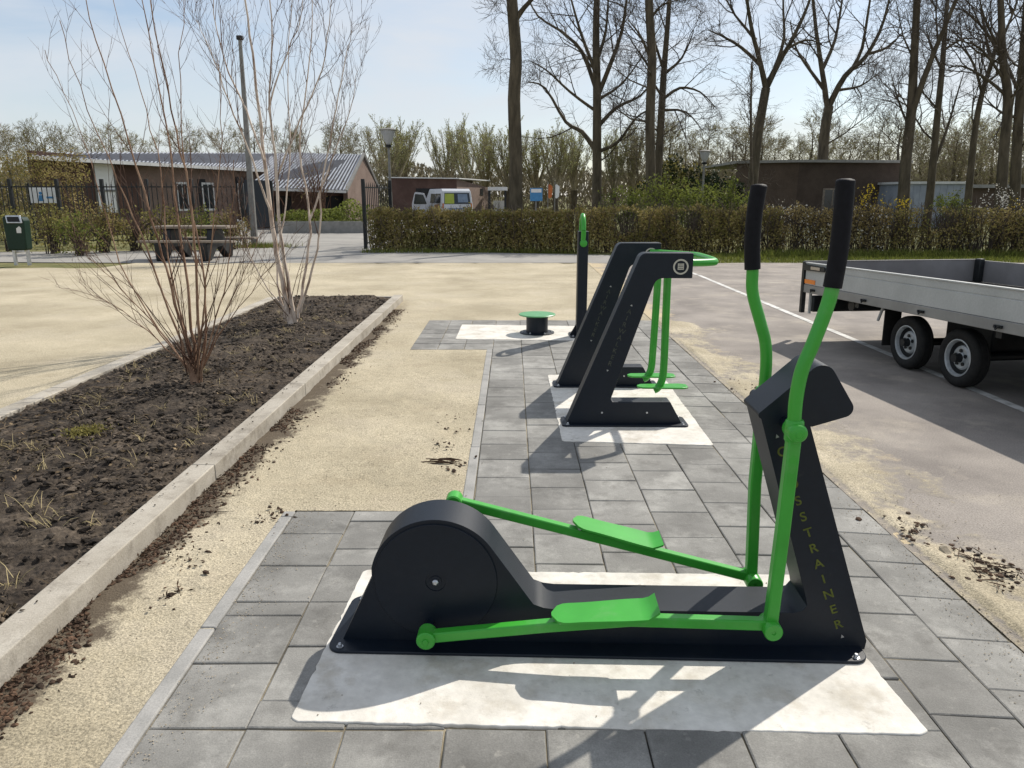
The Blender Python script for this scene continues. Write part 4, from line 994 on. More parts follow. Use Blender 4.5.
# ------------------------------------------------------------------ hedges and shrubs
def hedge(name, label, cat, a, b, h, dep, n, m, seed, leaf=.06, stems=0, stem_m='twig', gap=.0, mix=None, low=.0, group=None):
    a, b = Vector((*a, 0)), Vector((*b, 0)); L = (b-a).length; d = (b-a)/L; nn = Vector((-d.y, d.x, 0)); g = random.Random(seed)
    t = thing(name, label, cat, (a+b)/2, 0, group)
    mb = MB(); m2 = MB()
    for i in range(n):
        u = g.random(); w_ = g.uniform(-.5, .5); hh = h*(.98+.10*noise.noise((u*L*1.3, seed, 0))+.10*noise.noise((u*L*4, seed, 3))+abs(g.gauss(0, .05)))
        z = low+(hh-low)*g.random()**.75
        if g.random() < .5: w_ = math.copysign(.5-abs(g.gauss(0, .05)), w_)
        p = a+d*(u*L)+nn*(w_*dep*(1-.25*(z/h)**3)); p.z = z
        if noise.noise((p.x*1.1, p.z*1.5, seed)) < gap-.5+g.uniform(-.1, .1): continue
        tn = .25+.5*g.random()+.25*noise.noise((p.x*1.2, p.z*2, seed+3))
        (m2 if (mix and g.random() < mix[1]*(1+noise.noise((p.x*.8, 2, seed)))) else mb).leaf(p, leaf*g.uniform(.6, 1.4), g, max(0, min(1, tn)), .6)
    if mb.f: build('foliage', mb, m, t, recalc=False, smooth=False)
    if m2.f: build('blossom' if 'White' in mix[0] or 'Yellow' in mix[0] else 'leaves', m2, mix[0], t, recalc=False, smooth=False)
    st = MB()
    for i in range(stems):
        p = a+d*(g.random()*L)+nn*g.uniform(-.35, .35)*dep; q = [p]; dr = Vector((g.gauss(0, .15), g.gauss(0, .15), 1)).normalized(); l = h*g.uniform(.7, 1.22)
        for j in range(5): dr = (dr+Vector((g.gauss(0, .12), g.gauss(0, .12), .05))).normalized(); q.append(q[-1]+dr*l/5)
        st.tube(q, [g.uniform(.009, .02)*(1-.7*j/5) for j in range(6)], 4, False)
        for k in range(7):
            c, _, dd = interp(q, [1]*6, g.uniform(.2, 1)); e = (dd+Vector((g.gauss(0, .8), g.gauss(0, .8), g.gauss(.2, .4)))).normalized()
            st.tube([c, c+e*g.uniform(.15, .4)], [.006, .002], 3, False)
    if st.f: build('stems', st, stem_m, t, recalc=False)
    return t
hedge('clipped_hedge', 'clipped brown-green hedge running from the gate to the hoop post', 'hedge', (-4.12, 22.75), (1.75, 22.1), 1.13, .8, 26000, 'leafHedge', 1, .068, 260, gap=-.08, mix=('leafBrown', .42))
hedge('clipped_hedge', 'browner clipped hedge section behind the air walker handle', 'hedge', (1.8, 22.0), (7.4, 21.4), 1.2, .7, 22000, 'leafBrown', 2, .064, 300, gap=.10, mix=('leafHedge', .55))
hedge('hawthorn_hedge', 'loose hawthorn hedge with white blossom behind the rear black grip', 'hedge', (7.45, 21.4), (10.2, 21.15), 1.22, .8, 7500, 'leafBrown', 3, .060, 150, gap=.24, mix=('leafWhite', .07))
hedge('hawthorn_hedge', 'see-through brown hedge with upright stems behind the trailer', 'hedge', (10.25, 21.1), (17.5, 20.6), 1.18, .8, 17000, 'leafBrown', 4, .060, 400, gap=.24, mix=('leafHedge', .45))
def shrub(name, label, px, Y, z0, z1, wid, n, m, seed, leaf=.09, stems=16, mix=None, group=None, spiky=0, stem_m='twig'):
    g = random.Random(seed); c = at(px, 200, Y); t = thing(name, label, 'shrub', (c.x, Y, 0), 0, group)
    mb, m2, st = MB(), MB(), MB(); rx = wid/2; tips = []
    for i in range(stems):
        a = g.uniform(0, 6.28); o = g.uniform(.05, 1)**.7; q = [Vector((c.x+g.gauss(0, .1*rx), Y+g.gauss(0, .1*rx), 0))]
        tgt = Vector((c.x+math.cos(a)*o*rx, Y+math.sin(a)*o*rx*.8, z1*(1-.35*o*o)*g.uniform(.75, 1.08)))
        mid = q[0].lerp(tgt, .5)+Vector((-(tgt.x-c.x)*.15, 0, .12*z1)); q = spline([q[0], mid, tgt], 3)
        st.tube(q, [.018*(1-.75*k/6) for k in range(7)], 4, False); tips.append(q)
    for i in range(n):
        if g.random() < .55:
            q = g.choice(tips); p, _, _ = interp(q, [1]*7, g.uniform(.25, 1)**.7); p = p+Vector((g.gauss(0, .09), g.gauss(0, .09), g.gauss(0, .08)))*(wid*.45)
        else:
            a = g.uniform(0, 6.28); o = math.sqrt(g.random()); p = Vector((c.x+math.cos(a)*o*rx, Y+math.sin(a)*o*rx*.8, 0)); p.z = z0+(z1*(1-.4*o*o)-z0)*g.random()**.8
        if p.z < z0 or noise.noise(p*1.6+Vector((seed, 0, 0))) < -.25: continue
        tn = max(0, min(1, .5+.35*noise.noise(p*2.2)+g.uniform(-.3, .3)))
        (m2 if mix and g.random() < mix[1] else mb).leaf(p, leaf*g.uniform(.6, 1.4), g, tn, .55)
    build('foliage', mb, m, t, recalc=False, smooth=False)
    if m2.f: build('blossom', m2, mix[0], t, recalc=False, smooth=False)
    build('stems', st, stem_m, t, recalc=False)
    return t
shrub('evergreen_shrub', 'very dark evergreen shrub against the left end of the brown flat roofed building', 716, 31, .1, 2.55, 2.7, 3600, 'leafDark', 41, .14)
shrub('evergreen_shrub', 'dark green wide shrub right behind the close pair of trunks', 676, 33, .1, 3.2, 3.6, 3800, 'leafDark', 42, .15, mix=('leafHedge', .45))
for i, (px, Y, z1, wd, lab) in enumerate(((664, 25.5, 2.35, 2.2, 'fresh green shrub at the foot of the close pair of trunks'), (694, 25, 2.15, 2.0, 'light green shrub in front of the dark evergreen, left of the lamp post'),
        (728, 24.5, 2.1, 2.1, 'bright green shrub between the lamp post and the rear handlebar grip'), (628, 25.5, 2.0, 2.2, 'pale olive shrub left of the close pair of trunks'), (950, 26.5, 1.7, 1.6, 'green shrub in front of the grey shed'))):
    shrub('green_shrub', lab, px, Y, .2, z1, wd, 3000, 'leafGreen', 50+i, .075, 26)
shrub('forsythia', 'yellow flowering forsythia just right of the front black grip', 872, 21.8, .3, 1.95, 1.2, 620, 'leafYellow', 61, .06, 20, mix=('leafYellow', .5))
shrub('forsythia', 'small yellow forsythia at the foot of the two-stemmed tall tree', 899, 21.6, .3, 1.55, 1.2, 520, 'leafYellow', 62, .06, 16, mix=('leafHedge', .4))
shrub('forsythia', 'yellow tinged bush at the right border above the trailer', 1022, 21.2, .3, 1.5, 1.0, 500, 'leafYellow', 63, .06, 16, mix=('leafHedge', .5))
shrub('blossom_shrub', 'white blossoming shrub at the right border behind the trailer', 1002, 21.6, .4, 1.85, 1.8, 620, 'leafWhite', 64, .06, 20)
shrub('blossom_shrub', 'white blossoming shrub in front of the brown building beside the rear grip', 782, 23, .5, 1.5, 1.5, 520, 'leafWhite', 65, .06, 18, mix=('leafBrown', .3))
# shrubs along the fence at left
labs = ('leafy bush behind the dark green bin', 'bushy green shrub just right of the bin', 'low bright shrub two places right of the bin', 'brown-green shrub in the fence row below the white banner',
        'twiggy shrub left of the picnic table', 'dense shrub behind the left end of the picnic table', 'olive shrub behind the middle of the picnic table', 'thin brown shrub behind the right end of the picnic table')
for i, (px, Y, z1, wd) in enumerate(((6, 22.3, 1.25, 1.6), (48, 21.4, 1.35, 1.7), (74, 20.6, 1.2, 1.3), (98, 21.8, 1.35, 1.6), (130, 22.4, 1.3, 1.5), (164, 22.6, 1.3, 1.6), (200, 22.8, 1.25, 1.5), (228, 23, 1.2, 1.2))):
    shrub('fence_shrub', labs[i], px, Y, .05, z1, wd, 1500, ('leafHedge', 'leafHedge', 'leafGreen', 'leafBrown')[i % 4], 80+i, .07, 26, mix=('leafHedge', .3))
hedge('tall_hedge', 'tall olive-brown clipped hedge behind the fence at the left border', 'hedge', (-21, 27.2), (-14.9, 27.6), 2.95, .8, 13000, 'leafHedge', 9, .075, 30, mix=('leafBrown', .55))
# grass verge blades and low green plants
mb = MB(); g = random.Random(5)
def blades(n, fx, fy, h0, h1):
    for i in range(n):
        x, y = fx(), fy(); h = g.uniform(h0, h1); b = len(mb.v); a = g.uniform(0, 3.14); w_ = .012; dx, dy = math.cos(a)*w_, math.sin(a)*w_
        mb.v += [(x-dx, y-dy, -.015), (x+dx, y+dy, -.015), (x+g.gauss(0, h*.35), y+g.gauss(0, h*.35), h)]; mb.face([b, b+1, b+2], g.random())
blades(15000, lambda: g.uniform(2.9, 18), lambda: g.uniform(18.35, 21.4), .03, .09)
blades(5000, lambda: g.uniform(6, 18), lambda: g.uniform(20.0, 20.9), .08, .24)
blades(1400, lambda: g.uniform(-4.3, 2.5), lambda: g.uniform(21.6, 22.0), .05, .16)
blades(900, lambda: g.gauss(-7.9, .5), lambda: g.uniform(23.6, 24.6), .05, .2)
stuff('grass', mb, 'grass', 'green grass verge along the foot of the hedge beyond the asphalt', 'grass', recalc=False, smooth=False)

# ------------------------------------------------------------------ fence and gate
def fence_run(name, label, cat, a, b, h, sp, posts, m='blackpaint', base=.12):
    a, b = Vector((*a, 0)), Vector((*b, 0)); L = (b-a).length; d = (b-a)/L; t = thing(name, label, cat, a)
    mb = MB()
    for z in (base+.05, h-.12): mb.tube([a+Vector((0, 0, z)), b+Vector((0, 0, z))], .02, 4, True, .5, True)
    build('rails', mb, m, t)
    mb = MB(); n = int(L/sp)
    for i in range(n+1):
        p = a+d*(L*i/n); mb.tube([p+Vector((0, 0, base)), p+Vector((0, 0, h-.06)), p+Vector((0, 0, h+.03))], [.0145, .0145, .003], 5)
    build('bar_panel', mb, m, t)
    for u in posts:
        p = a+d*(L*u); mb = MB(); mb.box(p.x-.05, p.x+.05, p.y-.05, p.y+.05, 0, h+.12); build('post', mb, m, t, bevel=.006)
    return t
fence_run('bar_fence', 'black spiked bar fence running behind the shrubs at left', 'fence', (-19.5, 24.6), (-8.75, 24.9), 1.95, .155, (.06, .2, .345, .48, .61, .74, .87))
fence_run('bar_gate', 'open black bar gate leaf beside the end of the clipped hedge', 'gate', (-4.42, 23.3), (-3.95, 25.4), 1.92, .14, (0, 1))
gt = thing('solid_gate', 'dark solid gate leaf standing open beside the tall grey pole', 'gate', (-8.6, 24.95, 0))
mb = MB(); mb.box(-8.68, -8.56, 24.9, 25.02, 0, 2.12); build('post', mb, 'blackpaint', gt, bevel=.008)
mb = MB(); mb.hexa([(-8.52, 25.0, .55), (-8.0, 26.1, .55), (-8.03, 26.13, .55), (-8.55, 25.03, .55), (-8.52, 25.0, 2.05), (-8.0, 26.1, 2.05), (-8.03, 26.13, 2.05), (-8.55, 25.03, 2.05)]); build('panel', mb, 'anthracite', gt)
mb = MB(); mb.box(-8.05, -7.96, 26.06, 26.15, 0, 2.05); build('frame', mb, 'blackpaint', gt)
pl = thing('utility_pole', 'tall thin grey wooden pole standing by the gate opening', 'pole', (-8.45, 24.4, 0))
b0, b1 = at(255, 247, 24.4), at(240, 40, 24.4)
mb = MB(); mb.tube([(b0.x, 24.4, -.1), (b0.x*.5+b1.x*.5, 24.4, b1.z*.5), (b1.x, 24.4, b1.z)], [.115, .09, .055], 10); build('shaft', mb, 'greypost', pl)
mb = MB(); mb.box(b1.x-.09, b1.x+.09, 24.32, 24.48, b1.z, b1.z+.12); build('cap', mb, 'blackpaint', pl, bevel=.02)
# small info plate by the gate
ip = thing('info_plate', 'small tilted white plate on a stake left of the gate', 'sign', (-8.95, 24.1, 0)); c = at(243, 225, 24.1)
mb = MB(); mb.hexa([(c.x-.1, 24.1, c.z-.16), (c.x+.16, 24.1, c.z-.22), (c.x+.16, 24.13, c.z-.22), (c.x-.1, 24.13, c.z-.16), (c.x-.17, 24.1, c.z+.17), (c.x+.03, 24.1, c.z+.12), (c.x+.03, 24.13, c.z+.12), (c.x-.17, 24.13, c.z+.17)]); build('plate', mb, 'white', ip)
mb = MB(); mb.box(c.x-.02, c.x+.02, 24.14, 24.17, 0, c.z); build('stake', mb, 'greypost', ip)

# sign boards behind the fence
def at_box(px0, px1, py0, py1, Y, t): 
    a = at(px0, py1, Y); b = at(px1, py0, Y); return a.x, b.x, Y, Y+t, a.z, b.z
sg = thing('banner', 'white banner with small blue figure tied behind the fence at left', 'banner', (at(44, 195, 25.2).x, 25.2, 0))
mb = MB(); mb.box(*at_box(31, 57, 187.5, 203, 25.2, .03)); bn = build('cloth', mb, 'white', sg)
mb = MB(); x0, x1, _, _, z0, z1 = at_box(37.5, 44, 191, 201, 25.2, .03); cx = (x0+x1)/2
mb.lathe([(.05, -.006), (.05, 0)], (cx, 25.2, z1-.07), 'y', 12); mb.prism([(cx-.08, z0), (cx+.09, z0), (cx+.06, z1-.13), (cx-.06, z1-.13)], 25.194, 25.2)
mb.box(x1+.05, x1+.28, 25.194, 25.2, z0+.08, z0+.14); build('print', mb, 'signblue', bn)
mb = MB()
for px in (30, 58): c = at(px, 200, 25.24); mb.box(c.x-.03, c.x+.03, 25.235, 25.29, 0, 1.95)
build('posts', mb, 'blackpaint', sg)

# ------------------------------------------------------------------ school buildings
def wallseg(mb, a, b, z0, z1, th=.25):
    a, b = Vector((a[0], a[1])), Vector((b[0], b[1])); d = (b-a).normalized(); n = Vector((-d.y, d.x))*th
    z1a, z1b = z1 if hasattr(z1, '__len__') else (z1, z1)
    mb.hexa([(a.x, a.y, z0), (b.x, b.y, z0), (b.x+n.x, b.y+n.y, z0), (a.x+n.x, a.y+n.y, z0), (a.x, a.y, z1a), (b.x, b.y, z1b), (b.x+n.x, b.y+n.y, z1b), (a.x+n.x, a.y+n.y, z1a)])
def wall_box(mb, a, b, u0, u1, z0, z1, out_, th=.06):
    """a box lying on the wall a-b between fractions u0..u1, standing out_ proud"""
    a, b = Vector((a[0], a[1])), Vector((b[0], b[1])); d = b-a; n = Vector((-d.y, d.x)).normalized()
    p, q = a+d*u0-n*out_, a+d*u1-n*out_; n = n*th
    mb.hexa([(p.x, p.y, z0), (q.x, q.y, z0), (q.x+n.x, q.y+n.y, z0), (p.x+n.x, p.y+n.y, z0), (p.x, p.y, z1), (q.x, q.y, z1), (q.x+n.x, q.y+n.y, z1), (p.x+n.x, p.y+n.y, z1)])
def roof_sheet(parent, eL, eR, rR, rL, n, nm='roof'):
    """standing-seam sheet: ribs coloured as lit, troughs as shaded, built as raised strips"""
    b = MB(); eL, eR, rR, rL = (Vector(q) for q in (eL, eR, rR, rL)); nrm = (eR-eL).cross(rL-eL).normalized()
    if nrm.z < 0: nrm = -nrm
    b.hexa([eL-nrm*.12, eR-nrm*.12, rR-nrm*.12, rL-nrm*.12, eL, eR, rR, rL])
    rf = build(nm, b, 'roofShade', parent)
    b = MB()
    for i in range(n):
        u0, u1 = (i+.1)/n, (i+.50)/n
        p = [eL.lerp(eR, u0), eL.lerp(eR, u1), rL.lerp(rR, u1), rL.lerp(rR, u0)]
        b.hexa([q+nrm*.002 for q in p]+[q+nrm*.04 for q in p])
    build('seams', b, 'roofLit', rf)
    return rf
def win(parent, a, b, u0, u1, z0, z1, frame='white', label=None):
    f = MB(); wall_box(f, a, b, u0, u1, z0, z1, .03, .10); o = build('window', f, frame, parent)
    g_ = MB(); du = (u1-u0)*.1; um = (u0+u1)/2; wall_box(g_, a, b, u0+du, um-du*.3, z0+.09, z1-.09, .036, .03); wall_box(g_, a, b, um+du*.3, u1-du, z0+.09, z1-.09, .036, .03); build('pane', g_, 'glass', o)
    return o
A0 = at(36, 190, 29); A1 = at(140, 190, 33); A2 = at(268, 190, 39.5)
sA = thing('school_building', 'long beige brick school wing under a striped metal roof behind the fence at left', 'building', (A1.x, A1.y, 0))
zA = at(140, 158.5, 33).z; zE = at(267, 169, 39.5).z
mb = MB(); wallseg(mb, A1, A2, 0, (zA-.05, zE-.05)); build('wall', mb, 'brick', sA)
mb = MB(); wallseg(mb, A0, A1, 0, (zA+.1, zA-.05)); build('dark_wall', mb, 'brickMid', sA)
rl, rr_ = at(34, 152.5, 31), at(290, 153.5, 44)
roof_sheet(sA, at(30, 156.5, 28.6), at(270, 170, 39.3), rr_, rl, 62)
mb = MB(); e0, e1 = at(30, 157.5, 28.5), at(270, 171, 39.2)
mb.tube([e0, e1], .065, 4, True, .5, True); build('gutter', mb, 'fascia', sA)
for (p0, p1) in ((172, 182), (196, 208), (233, 246)):
    u = lambda p: (p-140)/(268-140)
    win(sA, A1, A2, u(p0), u(p1), .9, 2.15, 'fascia')
mb = MB(); wall_box(mb, A1, A2, .41, .47, 0, 2.3, .02, .1); build('door', mb, 'dark', sA)
mb = MB(); wall_box(mb, A1, A2, .715, .80, 0, 2.45, .025, .1); build('door', mb, 'dark', sA)
mb = MB(); wall_box(mb, A0, A1, .55, .735, .9, 2.95, .02, .1); wd = build('banner_window', mb, 'white', sA)
mb = MB(); wall_box(mb, A0, A1, .535, .548, 0, 3.05, .06, .1); wall_box(mb, A0, A1, .737, .75, 0, 3.05, .06, .1); wall_box(mb, A0, A1, .549, .736, 1.72, 1.80, .06, .1); build('window_frame', mb, 'greypost', wd)
# entrance block with gable
sB = thing('gabled_building', 'school entrance block with white-edged gable and striped roof left of the gate', 'building', (-9, 40, 0))
B0, B1, B2 = at(262, 200, 38.2), at(348, 200, 40), at(379, 200, 45)
ze = at(348, 189, 40).z
mb = MB(); wallseg(mb, B0+Vector((0, .9, 0)), B1+Vector((0, .9, 0)), 0, ze-.1); build('wall', mb, 'brickMid', sB)
rg_, rl2 = at(363, 155, 42.6), at(292, 153, 41.4)
mb = MB(); b = len(mb.v)
for q in (B1+Vector((0, 0, 0)), B2, rg_): pass
base0, base1 = Vector((B1.x, B1.y, 0)), Vector((B2.x, B2.y, 0))
mb.v += [tuple(base0), tuple(base1), (B2.x, B2.y, at(379, 189, 45).z-.1), (rg_.x, rg_.y, rg_.z-.12), (B1.x, B1.y, ze-.1)]
mb.v += [(x-.25, y+.12, z) for x, y, z in mb.v]
mb.face([0, 1, 2, 3, 4]); mb.face([9, 8, 7, 6, 5])
for i in range(5): j = (i+1) % 5; mb.face([i, j, j+5, i+5])
build('gable_wall', mb, 'brick', sB)
roof_sheet(sB, at(246, 187, 37.2), at(346, 190.5, 39.2), rg_, rl2, 26)
rb = at(379.5, 190.5, 45.4); rb2 = at(330, 188, 46); 
roof_sheet(sB, rb, rb2, rl2, rg_, 12, 'rear_roof')
mb = MB(); mb.tube([at(346, 191, 39.15), rg_+Vector((.05, -.05, .05)), rb], .075, 4, True, .5, True); build('verge_board', mb, 'greypost', sB)
mb = MB(); mb.tube([at(246, 188.3, 37.1), at(346, 191.8, 39.1)], .06, 4, True, .5, True); build('gutter', mb, 'fascia', sB)
W0, W1 = B0+Vector((0, .9, 0)), B1+Vector((0, .9, 0))
for u0, u1 in ((.06, .27), (.50, .97)):
    mb = MB(); wall_box(mb, W0, W1, u0, u1, 0, ze-.35, .02, .1); d_ = build('door', mb, 'dark', sB)
    mb = MB(); wall_box(mb, W0, W1, (u0+u1)/2-.006, (u0+u1)/2+.006, 0, ze-.4, .03, .008); build('door_frame', mb, 'brickMid', d_)
# raised garden bed
gb = thing('raised_bed', 'low grey concrete walled garden bed with green plants beyond the gate', 'planter', (-7.6, 33.8, 0))
g0, g1 = at(270, 232, 33.4), at(367, 232, 33.4); zt = at(300, 221.5, 33.4).z
mb = MB(); mb.box(g0.x, g1.x, 33.4, 35.6, -.02, zt); build('bed_wall', mb, 'concrete', gb, bevel=.02)
mb = MB(); mb.box(g0.x+.15, g1.x-.15, 33.55, 35.45, zt, zt+.02); build('soil', mb, 'lawn', gb)
mb = MB(); g = random.Random(8)
for i in range(2600):
    x = g.uniform(g0.x+.2, g1.x-.1); u = (x-g0.x)/(g1.x-g0.x); h = .25+.9*max(0, noise.noise((x*.9, 4, 2)))+.45*u
    mb.leaf((x, g.uniform(33.5, 35.4), zt+h*g.random()), g.uniform(.06, .16), g, g.random(), .6)
build('plants', mb, 'leafGreen', gb, recalc=False, smooth=False)
shrub('bare_bush', 'reddish bare twiggy bush in front of the gable at left of the gate', 318, 37, 1.2, 3.6, 3.0, 260, 'leafBrown', 91, .07, 60, stem_m='birchTwig')
# garage
sC = thing('garage_building', 'flat roofed garage, dark front and pink brick side, behind the parked van', 'building', (-3.7, 55, 0))
C0, C1, C2 = at(392, 200, 52), at(457, 200, 55), at(488, 200, 63)
zc = at(457, 179, 55).z
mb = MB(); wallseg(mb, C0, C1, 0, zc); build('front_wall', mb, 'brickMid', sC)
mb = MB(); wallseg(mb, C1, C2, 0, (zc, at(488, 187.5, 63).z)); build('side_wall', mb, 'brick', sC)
mb = MB(); wall_box(mb, C0, C1, .36, .66, 0, 2.05, .02, .1); build('garage_opening', mb, 'dark', sC)
mb = MB(); n = Vector((0, 9, 0)); q = [Vector((p.x, p.y-.25, 0)) for p in (C0, C1, C2)]
mb.prism([(q[0].x-.2, q[0].y), (q[1].x+.2, q[1].y), (q[2].x+.2, q[2].y), (q[2].x-4, q[2].y+6), (q[0].x-.2, q[0].y+12)], zc+.003, zc+.07, 'z'); build('roof', mb, 'fascia', sC)
mb = MB(); wall_box(mb, C1, C2, .72, .82, 1.6, 2.1, .03, .1); build('wall_lamp', mb, 'blackpaint', sC)
cp = thing('carport', 'pale carport canopy on posts at the right end of the garage', 'carport', (-1.2, 58, 0))
k0, k1 = at(488, 187, 58), at(507, 189, 58)
mb = MB(); mb.box(k0.x, k1.x, 57.5, 62, k0.z-.25, k0.z); build('canopy', mb, 'fascia', cp)
mb = MB(); mb.box(k0.x+.02, k0.x+.2, 57.6, 57.8, 0, k0.z-.25); build('post', mb, 'blackpaint', cp)
mb = MB(); mb.box(k1.x-.2, k1.x-.05, 57.6, 57.8, 0, k0.z-.25); build('post', mb, 'blackpaint', cp)
mb = MB(); mb.box(k0.x+.3, k1.x-.25, 61.5, 61.6, 0, 1.2); build('low_panel', mb, 'white', cp)
# brown building at right
sD = thing('flat_roofed_building', 'large flat roofed brown brick building behind the hedge at right', 'building', (17, 42, 0))
D0, D1, D2 = at(735, 190, 43), at(797, 190, 41.5), at(906, 190, 42.2)
zd = at(797, 162.5, 41.5).z
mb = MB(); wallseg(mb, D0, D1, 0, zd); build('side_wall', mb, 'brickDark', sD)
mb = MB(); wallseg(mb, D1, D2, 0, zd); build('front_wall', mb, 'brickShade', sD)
mb = MB(); mb.prism([(D0.x-.1, D0.y-.2), (D1.x, D1.y-.25), (D2.x+.1, D2.y-.2), (D2.x, D2.y+9), (D0.x, D0.y+9)], zd+.003, zd+.14, 'z'); build('roof', mb, 'concrete', sD)
win(sD, D1, D2, .235, .42, .7, 1.95, 'wood')
mb = MB(); wall_box(mb, D1, D2, .43, .49, .6, 1.98, .03, .1); build('door_panel', mb, 'signblue', sD)
mb = MB(); wall_box(mb, D1, D2, .77, .83, 1.2, 1.7, .02, .05); build('notice', mb, 'fascia', sD)
sh = thing('shed', 'pale grey-blue metal shed right of the brown building', 'shed', (22, 39, 0))
s0, s1 = at(906, 200, 39), at(966, 200, 39); zs = at(930, 184, 39).z
mb = MB(); mb.box(s0.x, s1.x, 39, 42, 0, zs); build('wall', mb, 'shed', sh)
mb = MB(); mb.box(s0.x-.1, s1.x+.1, 38.9, 42.1, zs+.003, zs+.12); build('roof', mb, 'fascia', sh)
mb = MB()
for k in range(1, 9): x = s0.x+(s1.x-s0.x)*k/9; mb.box(x-.02, x+.02, 38.985, 38.998, 0, zs-.02)
build('ribs', mb, 'shed', sh)
sE = thing('low_building', 'low dark brick building with thin flat roof behind the right border trees', 'building', (27, 48, 0))
e0, e1 = at(966, 200, 47), at(1075, 200, 47); zz = at(990, 188, 47).z
mb = MB(); mb.box(e0.x, e1.x, 47, 51, 0, zz); build('wall', mb, 'brickDark', sE)
mb = MB(); mb.box(e0.x-.3, e1.x+.3, 46.7, 51.3, zz+.003, zz+.2); build('roof', mb, 'concrete', sE)
# things under the pollards
sb = thing('blue_board', 'blue and white board far behind the hedge, right of the thick trunk', 'sign', (at(536, 190, 58).x, 58, 0))
mb = MB(); mb.box(*at_box(530, 542.5, 188, 201, 58, .08)); b4 = build('panel', mb, 'signblue', sb)
mb = MB(); mb.box(*at_box(531, 541.5, 189, 192.5, 57.985, .012)); build('stripe', mb, 'white', b4)
mb = MB(); c = at(536, 200, 58); mb.box(c.x-.06, c.x+.06, 58.09, 58.2, 0, c.z); build('post', mb, 'greypost', sb)
for px, m_, lb_ in ((548, 'flagorange', 'orange beach flag left of two behind the hedge'), (555, 'white', 'pale beach flag right of two behind the hedge')):
    fl = thing('flag', lb_, 'flag', (at(px, 190, 57).x, 57, 0)); c = at(px, 183, 57)
    mb = MB(); mb.tube([(c.x, 57, 0), (c.x, 57, c.z+.1)], .03, 6); build('flagpole', mb, 'greypost', fl)
    mb = MB(); mb.prism(rounded([(c.x+.035, 1.3), (c.x+.3, 1.5), (c.x+.34, c.z-.25), (c.x+.035, c.z)], .08, 4), 56.98, 57.0); build('cloth', mb, m_, fl)

# ------------------------------------------------------------------ street lamps
def lamp(label, px, Y, ytop, bowl, m):
    c = at(px, ytop, Y); t = thing('street_lamp', label, 'lamp post', (c.x, Y, 0)); s = bowl
    mb = MB(); mb.tube([(c.x, Y, 0), (c.x, Y, c.z*.45), (c.x, Y, c.z*.45+.02), (c.x, Y, c.z-.95*s)], [.065, .06, .045, .04], 10); build('pole', mb, 'greypost', t)
    mb = MB(); mb.lathe([(.05, -.95*s), (.09, -.93*s), (.10, -.80*s), (.05, -.78*s)], c, 'z', 16); build('collar', mb, 'blackpaint', t)
    mb = MB(); mb.lathe([(.10*s, -.78*s), (.22*s, -.62*s), (.33*s, -.30*s), (.40*s, -.06*s), (.40*s, -.04*s)], c, 'z', 20); build('bowl', mb, m, t)
    mb = MB(); mb.lathe([(.47*s, -.05*s), (.48*s, -.02*s), (.3*s, .06*s), (0, .08*s)], c, 'z', 20); build('lamp_cap', mb, 'greypost', t)
lamp('street lamp with white bowl shade beside the bar gate', 388, 27, 129.5, .62, 'lampwhite')
lamp('street lamp with flat pale head among the shrubs right of the close pair of trunks', 705, 29, 151, .5, 'lampwhite')

# ------------------------------------------------------------------ litter bin, picnic table
bi = thing('litter_bin', 'dark green litter bin on two grey posts at the left border', 'bin', (-11.15, 17.5, 0))
def bpt(x, y, Y=17.5): return at(x, y, Y)
p0, p1 = bpt(11, 250), bpt(27, 217)
mb = MB(); mb.prism(rounded([(p0.x+.02, p0.z), (p1.x-.03, p0.z), (p1.x, p1.z-.08), (p1.x-.04, p1.z), (p0.x+.0, p1.z+.02), (p0.x, p1.z-.1)], .05, 4), 17.35, 17.60); bd = build('bin_body', mb, 'binG', bi, bevel=.03, seg=3)
mb = MB(); mb.hexa([(p0.x+.12, 17.30, p1.z-.13), (p1.x-.02, 17.30, p1.z-.13), (p1.x-.02, 17.345, p1.z-.13), (p0.x+.12, 17.345, p1.z-.13), (p0.x+.09, 17.33, p1.z+.04), (p1.x-.05, 17.33, p1.z+.04), (p1.x-.05, 17.36, p1.z+.04), (p0.x+.09, 17.36, p1.z+.04)]); rmb = build('opening_rim', mb, 'steel', bd, bevel=.01)
mb = MB(); mb.hexa([(p0.x+.155, 17.292, p1.z-.10), (p1.x-.055, 17.292, p1.z-.10), (p1.x-.055, 17.31, p1.z-.10), (p0.x+.155, 17.31, p1.z-.10), (p0.x+.13, 17.318, p1.z+.01), (p1.x-.085, 17.318, p1.z+.01), (p1.x-.085, 17.34, p1.z+.01), (p0.x+.13, 17.34, p1.z+.01)]); build('opening', mb, 'dark', rmb)
c = bpt(23, 230); mb = MB(); mb.prism([(c.x-.05, c.z-.06), (c.x+.05, c.z-.06), (c.x+.06, c.z+.05), (c.x+.02, c.z+.09), (c.x-.05, c.z+.04)], 17.343, 17.3495); build('sticker', mb, 'fascia', bd)
for px, xo in ((12.5, 0), (26, 0)):
    c = bpt(px, 266); mb = MB(); mb.box(c.x-.03, c.x+.03, 17.61, 17.67, 0, p1.z-(.0 if px < 20 else .7)); build('post', mb, 'steel', bi)
mb = MB(); c = bpt(9, 217); mb.box(c.x-.0, c.x+.05, 17.45, 17.8, p1.z-.8, p1.z+.03); build('bracket', mb, 'steel', bi, bevel=.01)
pt = thing('picnic_table', 'picnic table with wooden planks on dark block legs behind the birch stems', 'picnic table', (-8.05, 19.6, 0))
t0, t1 = at(157, 227, 19.6), at(231, 227, 19.6); zt = .82
mb = MB()
for k in range(5): mb.box(t0.x, t1.x, 19.25+k*.16, 19.40+k*.16, zt-.06, zt)
build('tabletop', mb, 'wood', pt, bevel=.006)
